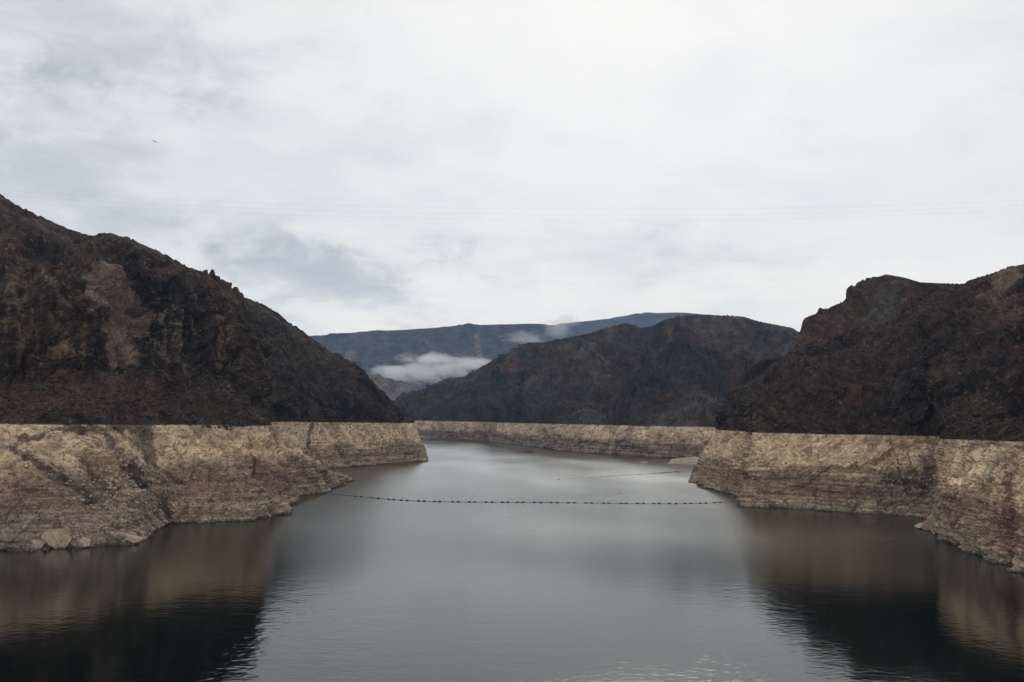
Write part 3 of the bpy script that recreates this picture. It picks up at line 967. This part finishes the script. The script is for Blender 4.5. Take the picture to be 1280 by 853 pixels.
dk = ((0.055, 0.052, 0.050), (0.075, 0.060, 0.052), (0.12, 0.09, 0.07))
range_land('mesa', [(300, 428), (340, 425), (395, 421), (450, 416), (480, 414), (520, 411.5), (560, 409), (590, 407), (640, 405.5), (672, 405),
                    (690, 409), (712, 425), (740, 455), (790, 480)], 5600, 4300, 40, 45, 'long flat-topped dark mesa far beyond the lake', 601, dk, 1.0)
range_land('mountain_range', [(600, 440), (650, 420), (690, 408), (715, 403.5), (760, 399), (800, 394), (850, 391), (900, 397), (960, 412), (1040, 440)],
           8200, 6900, 60, 60, 'faint blue mountain range behind the mesa', 631, dk, 1.4)
range_land('foothills', [(300, 470), (380, 472), (440, 474), (475, 476), (500, 484), (530, 497), (580, 508), (640, 515)], 3600, 2950, 20, 12,
           'low tan foothills at the foot of the mesa below the cloud', 661, ((0.13, 0.10, 0.08), (0.20, 0.15, 0.12), (0.28, 0.21, 0.16)), 0.7)

# ------------------------------------------------------------------ rock spires on the left ridge
def rock_mesh(name, seed, sub=3, rough=0.3, flat=7, boxy=0.8):
    """an angular boulder: a ball cut by random planes, then roughened"""
    bm = bmesh.new()
    bmesh.ops.create_icosphere(bm, subdivisions=sub, radius=1.0)
    rr = random.Random(seed)
    planes = []
    for _ in range(flat):
        v = Vector((rr.gauss(0, 1), rr.gauss(0, 1), rr.gauss(0, 1))).normalized()
        planes.append((v, rr.uniform(0.42, 0.8)))
    vs = np.array([v.co[:] for v in bm.verts], np.float32)
    vs = np.sign(vs) * np.abs(vs) ** boxy
    for v, h in planes:
        nv = np.array(v[:], np.float32)
        k = vs @ nv
        vs = vs - np.outer(np.maximum(k - h, 0), nv)
    q = vs + seed * 13.7
    vs = vs * (1 + rough * (fbm(q, 0.8, seed, 3))[:, None] * 0.5)
    for v, c in zip(bm.verts, vs):
        v.co = c.tolist()
    me = bpy.data.meshes.new(name)
    bm.to_mesh(me)
    bm.free()
    return me


def bvh_of(o):
    return BVHTree.FromObject(o, bpy.context.evaluated_depsgraph_get())


def simple_rock_mat(name, c1, c2, k=1.0, wet=False):
    m = NT(name)
    p = m.pos()
    n = m.noise(p, 0.9 / k, 6, 0.65)
    n2 = m.noise(p, 0.25 / k, 4, 0.6)
    col = m.mix(m.map(n2, 0.35, 0.65), (*c1, 1), (*c2, 1))
    g = m.map(n, 0.3, 0.7, 0.6, 1.4)
    gc = m.node('ShaderNodeCombineColor')
    for i in range(3):
        m.L.new(g, gc.inputs[i])
    col = m.mix(1.0, col, gc.outputs[0], 'MULTIPLY')
    if wet:
        sep = m.node('ShaderNodeSeparateXYZ')
        m.L.new(p, sep.inputs[0])
        col = m.mix(m.map(m.math('ADD', sep.outputs[2], m.map(n, 0.3, 0.7, -0.4, 0.4)), 0.1, 0.9, 0.85, 0.0), col, (0.035, 0.038, 0.022, 1))
    m.L.new(col, m.bsdf.inputs['Base Color'])
    bn = m.node('ShaderNodeBump')
    bn.inputs['Distance'].default_value = 0.5 * k
    m.L.new(n, bn.inputs['Height'])
    m.L.new(bn.outputs[0], m.bsdf.inputs['Normal'])
    return m.m


M_spire = simple_rock_mat('spire_rock', (0.085, 0.050, 0.040), (0.045, 0.038, 0.036))
bvh_nl = bvh_of(left_hill)


def ridge_top(bvh, px, dmin, dmax):
    """highest crest point along one bearing"""
    best = None
    for dd in np.linspace(dmin, dmax, 24):
        x = T(px, dd, 60)[0]
        hit = bvh.ray_cast(Vector((x, dd, 600)), Vector((0, 0, -1)))[0]
        if hit is not None:
            el = (hit.z - CAM_Z) / dd
            if best is None or el > best[0]:
                best = (el, hit)
    return best[1]


for i, (px, w, h) in enumerate(((246, 1.3, 2.0), (251, 1.2, 2.4), (259, 2.1, 4.2), (266, 2.0, 2.8), (272, 2.2, 3.6), (281, 1.8, 4.6),
                                (291, 2.4, 5.4), (295, 1.6, 3.2), (302, 1.8, 3.4))):
    r = ridge_top(bvh_nl, px, 500, 680)
    me = rock_mesh('rock_spire', 40 + i, 3, 0.3, 7, 0.55)
    me.materials.append(M_spire)
    o = bpy.data.objects.new('rock_spire', me)
    C.objects.link(o)
    o.parent = left_hill
    o.location = r + Vector((0, 0, h * 0.1))
    o.scale = (w * 1.2, w * 1.5, h * 1.0)
    o.rotation_euler = (random.uniform(-0.12, 0.12), random.uniform(-0.12, 0.12), random.uniform(0, 6))

# ------------------------------------------------------------------ boulders at the water's edge
M_pale = simple_rock_mat('shore_boulder_rock', (0.44, 0.35, 0.27), (0.32, 0.24, 0.185), 1.0, True)
M_brown = simple_rock_mat('brown_boulder_rock', (0.27, 0.19, 0.15), (0.35, 0.28, 0.22), 1.0, True)
bvh_nr = bvh_of(right_hill)


def boulder(px, py, sx, sy, sz, rz, mat, label, seed, bvh, sub=4):
    r = ray(px, py)
    hit = bvh.ray_cast(Vector((0, 0, CAM_Z)), r.normalized())[0] if bvh else None
    w = Vector(W(px, py))
    loc = hit if hit is not None and hit.y < w.y else w
    me = rock_mesh('boulder', seed, sub, 0.22, 13)
    me.materials.append(mat)
    o = bpy.data.objects.new('boulder', me)
    C.objects.link(o)
    o.location = loc + Vector((0, -0.25 * sy, 0.15 * sz))
    o.scale = (sx, sy, sz)
    o.rotation_euler = (0.1, 0.05, rz)
    return tag(o, label, 'boulder', 'boulders along the shore')


boulder(76, 678, 5.4, 4.5, 5.0, 0.3, M_pale, 'big pale rounded slab of rock standing at the foot of the near left hill', 3, bvh_nl)
boulder(50, 682, 3.6, 3.0, 2.6, 1.0, M_brown, 'brown boulder beside the big pale rounded slab', 5, bvh_nl)
boulder(108, 681, 3.2, 2.6, 2.8, 2.0, M_pale, 'squat pale boulder between the rounded slab and the low rock point', 6, bvh_nl)
boulder(165, 675, 4.5, 3.2, 2.4, 0.2, M_pale, 'flat pale boulder at the low rock point beside a small dark inlet', 8, bvh_nl)
boulder(180, 673, 2.2, 2.0, 1.4, 0.9, M_brown, 'small brown boulder at the very end of the low rock point', 9, bvh_nl)
boulder(148, 672, 2.4, 2.0, 1.8, 2.2, M_brown, 'brown boulder resting above the flat pale boulder', 10, bvh_nl)
boulder(1148, 661, 3.4, 3.2, 3.0, 0.4, M_pale, 'pale knob of rock at the water beside the large layered boulder', 21, None)
boulder(1168, 662, 8.0, 7.0, 11.0, 0.5, M_brown, 'large brown layered boulder leaning against the right shore cliff', 22, None)
boulder(1272, 714, 4.4, 3.0, 2.2, 0.1, M_pale, 'low flat pale boulder jutting into the water below the red-stained cliff', 27, bvh_nr)


def islet(px, py, sx, sy, sz, label, seed):
    me = rock_mesh('rock_islet', seed, 4, 0.5, 5)
    me.materials.append(M_pale)
    o = bpy.data.objects.new('rock_islet', me)
    C.objects.link(o)
    o.location = Vector(W(px, py)) + Vector((0, sy * 0.6, -sz * 0.15))
    o.scale = (sx, sy, sz)
    return tag(o, label, 'islet', 'pale rock islets off the right shore')


islet(807, 580.5, 7, 8, 4, 'tiny low pale rock islet standing alone in the water', 51)
islet(868, 582, 24, 26, 9.5, 'larger pale hump of rock touching the right shore behind the point', 52)
islet(884, 584, 16, 16, 7, 'smaller pale hump of rock tucked between the larger hump and the point', 54)

# ------------------------------------------------------------------ rubble on the slopes
def rubble(name, land, mask, n, smin, smax, mat, label, seed):
    rg = np.random.default_rng(seed)
    w = mask / mask.sum()
    ids = rg.choice(len(w), n, p=w)
    bmv, bmf = [], []
    base_v = np.array([[0, 0, 1], [1, 0, 0.1], [0.3, 0.95, -0.1], [-0.8, 0.6, 0.1], [-0.8, -0.6, -0.1], [0.3, -0.95, 0.1], [0, 0, -1]], np.float32)
    fc = np.array([[0, 1, 2], [0, 2, 3], [0, 3, 4], [0, 4, 5], [0, 5, 1], [6, 2, 1], [6, 3, 2], [6, 4, 3], [6, 5, 4], [6, 1, 5]])
    V = np.empty((n, 7, 3), np.float32)
    for i, k in enumerate(ids):
        s = smin + (smax - smin) * rg.random() ** 4
        sc = s * (0.6 + 0.8 * rg.random(3))
        a = rg.random() * 6.28
        ca, sa = math.cos(a), math.sin(a)
        v = base_v * (0.75 + 0.5 * rg.random((7, 1))) * sc
        v = np.stack([v[:, 0] * ca - v[:, 1] * sa, v[:, 0] * sa + v[:, 1] * ca, v[:, 2]], 1)
        V[i] = v + land.P[k] + land.N[k] * s * 0.2
    faces = (fc[None] + (np.arange(n) * 7)[:, None, None]).reshape(-1, 3)
    me = bpy.data.meshes.new(name)
    me.vertices.add(n * 7)
    me.vertices.foreach_set('co', V.ravel())
    me.loops.add(faces.size)
    me.loops.foreach_set('vertex_index', faces.ravel().astype(np.int32))
    me.polygons.add(len(faces))
    me.polygons.foreach_set('loop_start', np.arange(0, faces.size, 3, dtype=np.int32))
    me.polygons.foreach_set('loop_total', np.full(len(faces), 3, np.int32))
    me.update(calc_edges=True)
    me.materials.append(mat)
    o = bpy.data.objects.new(name, me)
    C.objects.link(o)
    return tag(o, label, 'rubble', kind='stuff')


M_rub_pale = simple_rock_mat('pale_rubble_rock', (0.40, 0.32, 0.245), (0.24, 0.185, 0.145), 4.0)
M_rub_dark = simple_rock_mat('dark_rubble_rock', (0.075, 0.054, 0.045), (0.045, 0.037, 0.034), 4.0)
zz = nl.P[:, 2]
inview = (nl.s > -20) * (nl.s < 345)
rubble('pale_rubble', nl, inview * (zz > 0.5) * (zz < 39) * (0.25 + np.exp(-((nl.s - 165) / 40) ** 2) * 2) * (zz < 30 + 8 * np.sin(nl.s / 17)),
       5200, 0.18, 1.0, M_rub_pale, 'pale broken rock strewn over the shore below the near left hill', 5)
rubble('dark_rubble', nl, inview * (nl.t > 2.02) * (nl.t < 3.05), 4200, 0.2, 1.3, M_rub_dark,
       'dark red-brown rubble on the apron of the near left hill', 6)
zz = nr.P[:, 2]
inview = (nr.s > 860) * (nr.s < 1320)
rubble('dark_rubble', nr, inview * (nr.t > 2.02) * (nr.t < 3.9), 7000, 0.25, 1.4, M_rub_dark,
       'dark rubble on the slopes of the right mountain', 8)
rubble('pale_rubble', nr, inview * (zz > 0.5) * (zz < 30) * (0.15 + np.exp(-((nr.s - 1130) / 30) ** 2) * 2), 2600, 0.2, 1.0, M_rub_pale,
       'pale broken rock at the foot of the right shore cliff', 9)

# ------------------------------------------------------------------ log boom across the lake
M_float = plain_material('boom_float_rubber', (0.022, 0.021, 0.020), 0.6, 0.4, 3.0, 0.3)
M_rope = plain_material('boom_rope', (0.075, 0.062, 0.052), 0.9, 0.3, 3.0)
boom_px = [(392, 616.2), (410, 617.6), (440, 620.6), (480, 624.2), (520, 626.6), (560, 627.8), (640, 628.4), (720, 629.2), (800, 630.0),
           (850, 630.2), (890, 629.2), (915, 627.8), (925, 627)]
bp = np.array([W(*q) for q in boom_px])
line = cr_interp(bp, [14] * (len(bp) - 1), 0)


def tube(name, pts, r, mat, sides=6):
    v, f = [], []
    n = len(pts)
    for i, q in enumerate(pts):
        t = Vector(pts[min(i + 1, n - 1)]) - Vector(pts[max(i - 1, 0)])
        t.normalize()
        a = t.cross(Vector((0, 0, 1))).normalized()
        b = a.cross(t)
        for k in range(sides):
            g = 2 * math.pi * k / sides
            v.append(Vector(q) + (a * math.cos(g) + b * math.sin(g)) * r)
    for i in range(n - 1):
        for k in range(sides):
            f.append((i * sides + k, i * sides + (k + 1) % sides, (i + 1) * sides + (k + 1) % sides, (i + 1) * sides + k))
    f.append(tuple(range(sides))[::-1])
    f.append(tuple((n - 1) * sides + k for k in range(sides)))
    return mesh_obj(name, v, f, mat, smooth=True)


line[:, 2] = 0.12
rope = tube('boom_cable', [tuple(q) for q in line], 0.10, M_rope)
tag(rope, 'thin dark cable of the floating boom stretched from shore to shore', 'cable')


def float_mesh():
    """a drum float lying along the cable: rounded ends, two raised hoops, a lug on top"""
    prof = [(-0.85, 0.05), (-0.82, 0.26), (-0.70, 0.38), (-0.46, 0.40), (-0.45, 0.45), (-0.36, 0.45), (-0.35, 0.40),
            (0.35, 0.40), (0.36, 0.45), (0.45, 0.45), (0.46, 0.40), (0.70, 0.38), (0.82, 0.26), (0.85, 0.05)]
    bm = bmesh.new()
    S = 14
    rows = [[bm.verts.new((x, r * math.cos(6.28318 * k / S), r * math.sin(6.28318 * k / S))) for k in range(S)] for x, r in prof]
    for a, b in zip(rows[:-1], rows[1:]):
        for k in range(S):
            bm.faces.new((a[k], a[(k + 1) % S], b[(k + 1) % S], b[k]))
    bm.faces.new(rows[0])
    bm.faces.new(rows[-1][::-1])
    g = bmesh.ops.create_cube(bm, size=1.0, matrix=Matrix.Translation((0, 0, 0.46)) @ Matrix.Diagonal((0.3, 0.1, 0.16, 1)))
    me = bpy.data.meshes.new('boom_float')
    bm.to_mesh(me)
    bm.free()
    me.materials.append(M_float)
    return me


fm = float_mesh()
seg = np.diff(line, axis=0)
lpx = 640 + F * line[:, 0] / line[:, 1]                     # bearing of each point of the cable
pair_px = [453, 474, 494, 510, 531, 551, 573, 594, 615, 635, 654, 675, 696, 717, 738, 760, 781, 802, 822, 842, 861, 880, 897]
for px in pair_px:
    for off in (-3.6, 3.6):
        q = px + off + random.uniform(-0.6, 0.6)
        i = int(np.argmin(np.abs(lpx - q)))
        c = [float(np.interp(q, lpx, line[:, a])) for a in range(2)]
        o = bpy.data.objects.new('boom_float', fm)
        C.objects.link(o)
        tdir = line[min(i + 1, len(line) - 1)] - line[max(i - 1, 0)]
        o.location = (c[0], c[1], 0.16 + random.uniform(-0.05, 0.04))
        o.rotation_euler = (random.uniform(-0.2, 0.2), random.uniform(-0.03, 0.03), math.atan2(tdir[1], tdir[0]) + random.uniform(-0.15, 0.15))
        tag(o, 'black drum float in a pair on the boom cable across the lake', 'float', 'black floats along the boom')

# ------------------------------------------------------------------ sticks added to stand in for the dark ripple streak beyond the boom; buoy
M_ripple = plain_material('ripple_sticks', (0.06, 0.058, 0.052), 0.9, 0.5, 1.0)
rg = random.Random(4)
dv, df = [], []


def stick(x, y, z, ln, r, a):
    n0 = len(dv)
    for e, rr in ((-1, r), (1, r * 0.6)):
        for k in range(5):
            g = 6.28318 * k / 5
            u = ln * 0.5 * e
            wv = rr * math.cos(g)
            dv.append((x + math.cos(a) * u - math.sin(a) * wv, y + math.sin(a) * u + math.cos(a) * wv, z + rr * math.sin(g)))
    for k in range(5):
        df.append((n0 + k, n0 + (k + 1) % 5, n0 + 5 + (k + 1) % 5, n0 + 5 + k))
    df.append(tuple(n0 + k for k in range(5)))
    df.append(tuple(n0 + 9 - k for k in range(5)))


dpx = [(690, 600.6), (730, 597.8), (770, 595.0), (810, 592.8), (835, 590.8), (850, 590.0)]
dl = cr_interp(np.array([W(*q) for q in dpx]), [20] * 5, 0)
for i in range(230):
    f = rg.random() ** 0.6
    k = f * (len(dl) - 1)
    c = dl[int(k)]
    wdt = 0.5 + 13 * max(0, f - 0.45) ** 1.3
    x, y = c[0] + rg.gauss(0, 1.2), c[1] + rg.gauss(0, wdt)
    stick(x, y, 0.05, rg.uniform(0.8, 3.4), rg.uniform(0.03, 0.11), rg.gauss(0.1, 0.5))
for i in range(70):  # more sticks standing in for a small dark ripple patch
    c = W(661 + rg.gauss(0, 4), 565 + rg.gauss(0, 0.5))
    stick(c[0], c[1], 0.06, rg.uniform(1, 3.5), rg.uniform(0.1, 0.25), rg.gauss(0.0, 0.4))
ripple = mesh_obj('ripple_sticks', dv, df, M_ripple)
tag(ripple, 'dark ripple streak on the water beyond the boom, modelled as floating sticks', 'ripple_sticks', kind='stuff')

M_buoy = plain_material('buoy_paint', (0.75, 0.74, 0.70), 0.45, 0.08, 3.0, 0.4)
bx = W(844, 591.6)
prof = [(0.0, -0.5), (0.55, -0.45), (0.8, -0.1), (0.85, 0.25), (0.7, 0.6), (0.4, 0.8), (0.12, 0.86), (0.10, 1.15), (0.22, 1.2), (0.22, 1.35), (0.0, 1.4)]
v, f, S = [], [], 14
for r, zq in prof:
    for k in range(S):
        v.append((r * math.cos(6.28318 * k / S), r * math.sin(6.28318 * k / S), zq))
for i in range(len(prof) - 1):
    for k in range(S):
        f.append((i * S + k, i * S + (k + 1) % S, (i + 1) * S + (k + 1) % S, (i + 1) * S + k))
o = mesh_obj('mooring_buoy', v, f, M_buoy, smooth=True)
o.location = bx
tag(o, 'small white buoy floating at the thick end of the ripple streak', 'buoy')

# ------------------------------------------------------------------ power lines high over the lake
M_wire = plain_material('power_line_aluminium', (0.30, 0.31, 0.33), 0.6, 0.1, 1.0)
wires = ((((-150, 226), (40, 240.5), (300, 253), (500, 258.7), (640, 260.8), (780, 261.8), (920, 261.2), (1050, 258.6), (1280, 250.6), (1440, 242)),
          'topmost of the three thin power lines spanning the sky over the lake'),
         (((-150, 232), (40, 247), (300, 260), (500, 266), (640, 268), (780, 269), (920, 268.4), (1050, 265.4), (1280, 257), (1440, 248)),
          'middle one of the three thin power lines spanning the sky over the lake'),
         (((-150, 240), (40, 254.5), (300, 266.5), (500, 272.6), (640, 274.6), (780, 275.6), (920, 275), (1050, 272), (1280, 262.4), (1440, 253)),
          'lowest of the three thin power lines spanning the sky over the lake'))
for k, (pts, lab) in enumerate(wires):
    q = np.array([P(a, b, 470 + 3 * k) for a, b in pts])
    w = tube('power_line', [tuple(x) for x in cr_interp(q, [10] * (len(q) - 1), 0)], 0.017, M_wire, 5)
    tag(w, lab, 'power line', 'power lines over the lake')

# ------------------------------------------------------------------ soaring bird
M_bird = plain_material('bird_feathers', (0.05, 0.045, 0.04), 0.9, 0.3, 20.0)


def make_bird():
    v, f = [], []
    S = 8
    body = [(-0.34, 0.01, 0.0), (-0.26, 0.05, 0), (-0.05, 0.075, 0), (0.10, 0.07, 0), (0.20, 0.045, 0.01), (0.26, 0.045, 0.015), (0.31, 0.025, 0.01), (0.36, 0.005, 0.0)]
    for x, r, zq in body:
        for k in range(S):
            g = 6.28318 * k / S
            v.append((x, r * math.cos(g), zq + r * 0.9 * math.sin(g)))
    for i in range(len(body) - 1):
        for k in range(S):
            f.append((i * S + k, i * S + (k + 1) % S, (i + 1) * S + (k + 1) % S, (i + 1) * S + k))

    def wing(sg):
        st = [(0.04, 0.16, -0.10, 0.03, 0.025), (0.25, 0.19, -0.10, 0.10, 0.022), (0.48, 0.14, -0.10, 0.12, 0.015), (0.68, 0.04, -0.12, 0.10, 0.010), (0.80, -0.08, -0.14, 0.07, 0.004)]
        n0 = len(v)
        for yy, le, te, zq, th in st:
            for (x, dz) in ((le, 0), ((le + te) / 2, th), (te, 0), ((le + te) / 2, -th)):
                v.append((x, sg * yy, zq + dz))
        for i in range(len(st) - 1):
            for k in range(4):
                f.append((n0 + i * 4 + k, n0 + i * 4 + (k + 1) % 4, n0 + i * 4 + 4 + (k + 1) % 4, n0 + i * 4 + 4 + k))
        f.append(tuple(n0 + (len(st) - 1) * 4 + k for k in range(4)))
    wing(1)
    wing(-1)
    n0 = len(v)
    for q in ((-0.28, 0.04, 0.01), (-0.52, 0.12, 0.0), (-0.52, -0.12, 0.0), (-0.28, -0.04, 0.01), (-0.28, 0.04, -0.015), (-0.52, 0.12, -0.01), (-0.52, -0.12, -0.01), (-0.28, -0.04, -0.015)):
        v.append(q)
    for q in ((0, 1, 2, 3), (7, 6, 5, 4), (0, 4, 5, 1), (1, 5, 6, 2), (2, 6, 7, 3), (3, 7, 4, 0)):
        f.append(tuple(n0 + a for a in q))
    o = mesh_obj('bird', v, f, M_bird, smooth=True)
    o.location = P(193, 177.5, 190)
    o.rotation_euler = (0.25, 0.05, math.radians(110))
    return tag(o, 'small dark bird gliding with spread wings high over the left hill', 'bird')


make_bird()

# ------------------------------------------------------------------ low cloud lying against the mesa
def cloud(name, lumps, dens, label, nscale, seed, thr=0.42):
    m = bpy.data.materials.new(name + '_vapour')
    m.use_nodes = True
    nt = m.node_tree
    N, L = nt.nodes, nt.links
    N.clear()
    out = N.new('ShaderNodeOutputMaterial')
    pv = N.new('ShaderNodeVolumePrincipled')
    pv.inputs['Color'].default_value = (0.97, 0.98, 1.0, 1)
    pv.inputs['Anisotropy'].default_value = 0.0
    L.new(pv.outputs[0], out.inputs['Volume'])
    geo = N.new('ShaderNodeNewGeometry')
    noi = N.new('ShaderNodeTexNoise')
    noi.inputs['Scale'].default_value = nscale
    noi.inputs['Detail'].default_value = 6
    noi.inputs['Roughness'].default_value = 0.68
    noi.inputs['Distortion'].default_value = 0.4
    stv = N.new('ShaderNodeVectorMath')
    stv.operation = 'MULTIPLY'
    stv.inputs[1].default_value = (0.75, 0.75, 1.5)
    L.new(geo.outputs['Position'], stv.inputs[0])
    L.new(stv.outputs[0], noi.inputs['Vector'])
    tot = None
    lo, hi = np.full(3, 1e9), np.full(3, -1e9)
    for (c, r) in lumps:                                     # overlapping soft puffs
        c, r = np.array(c), np.array(r)
        lo, hi = np.minimum(lo, c - r), np.maximum(hi, c + r)
        a = N.new('ShaderNodeVectorMath')
        a.operation = 'SUBTRACT'
        L.new(geo.outputs['Position'], a.inputs[0])
        a.inputs[1].default_value = c
        b = N.new('ShaderNodeVectorMath')
        b.operation = 'DIVIDE'
        L.new(a.outputs[0], b.inputs[0])
        b.inputs[1].default_value = r
        ln = N.new('ShaderNodeVectorMath')
        ln.operation = 'LENGTH'
        L.new(b.outputs[0], ln.inputs[0])
        mr = N.new('ShaderNodeMapRange')
        L.new(ln.outputs['Value'], mr.inputs[0])
        mr.inputs[1].default_value, mr.inputs[2].default_value = 0.15, 1.0
        mr.inputs[3].default_value, mr.inputs[4].default_value = 1.0, 0.0
        if tot is None:
            tot = mr.outputs[0]
        else:
            mx = N.new('ShaderNodeMath')
            mx.operation = 'MAXIMUM'
            L.new(tot, mx.inputs[0])
            L.new(mr.outputs[0], mx.inputs[1])
            tot = mx.outputs[0]
    # billows: the puff's edge is eaten away by noise
    s1 = N.new('ShaderNodeMath')
    s1.operation = 'MULTIPLY_ADD'
    L.new(noi.outputs[0], s1.inputs[0])
    s1.inputs[1].default_value = 2.6
    s1.inputs[2].default_value = -2.6 * thr - 0.62
    s2 = N.new('ShaderNodeMath')
    s2.operation = 'ADD'
    L.new(s1.outputs[0], s2.inputs[0])
    L.new(tot, s2.inputs[1])
    s3 = N.new('ShaderNodeMapRange')
    L.new(s2.outputs[0], s3.inputs[0])
    s3.inputs[1].default_value, s3.inputs[2].default_value = 0.0, 0.6
    s3.inputs[3].default_value, s3.inputs[4].default_value = 0.0, dens
    L.new(s3.outputs[0], pv.inputs['Density'])
    v = [(x, y, zq) for zq in (lo[2], hi[2]) for y in (lo[1], hi[1]) for x in (lo[0], hi[0])]
    f = [(0, 2, 3, 1), (4, 5, 7, 6), (0, 1, 5, 4), (2, 6, 7, 3), (0, 4, 6, 2), (1, 3, 7, 5)]
    o = mesh_obj(name, v, f, m)
    return tag(o, label, 'cloud', kind='stuff')


def lump(px, py, d, wpx, hpx, dep):
    return (P(px, py, d), (wpx * d / F, dep, hpx * d / F))


cloud('low_cloud', [lump(494, 466, 4100, 44, 19, 170), lump(526, 465, 4100, 50, 23, 190), lump(560, 461, 4100, 50, 20, 180),
                    lump(592, 456, 4130, 48, 15, 170), lump(545, 449, 4130, 70, 13, 150)], 0.015,
      'bank of low white cloud lying in front of the mesa', 0.017, 1)
cloud('low_cloud', [lump(696, 411, 5000, 30, 22, 180), lump(712, 400, 5000, 26, 13, 150), lump(660, 424, 5000, 50, 17, 150)], 0.0042,
      'thin wisp of cloud drifting over the end of the mesa', 0.013, 2)

# ------------------------------------------------------------------ haze
def make_haze():
    m = bpy.data.materials.new('haze_air')
    m.use_nodes = True
    nt = m.node_tree
    nt.nodes.clear()
    out = nt.nodes.new('ShaderNodeOutputMaterial')
    pv = nt.nodes.new('ShaderNodeVolumePrincipled')
    pv.inputs['Color'].default_value = (0.38, 0.62, 1.0, 1)
    pv.inputs['Density'].default_value = 4.1e-5
    pv.inputs['Anisotropy'].default_value = 0.2
    nt.links.new(pv.outputs[0], out.inputs['Volume'])
    x, y0, y1, z0, z1 = 7600, -900, 12600, -10.0, 1500
    v = [(a, b, c) for c in (z0, z1) for b in (y0, y1) for a in (-x, x)]
    f = [(0, 2, 3, 1), (4, 5, 7, 6), (0, 1, 5, 4), (2, 6, 7, 3), (0, 4, 6, 2), (1, 3, 7, 5)]
    o = mesh_obj('haze', v, f, m)
    return tag(o, 'thin bluish haze filling the valley air', 'haze', kind='stuff')


make_haze()
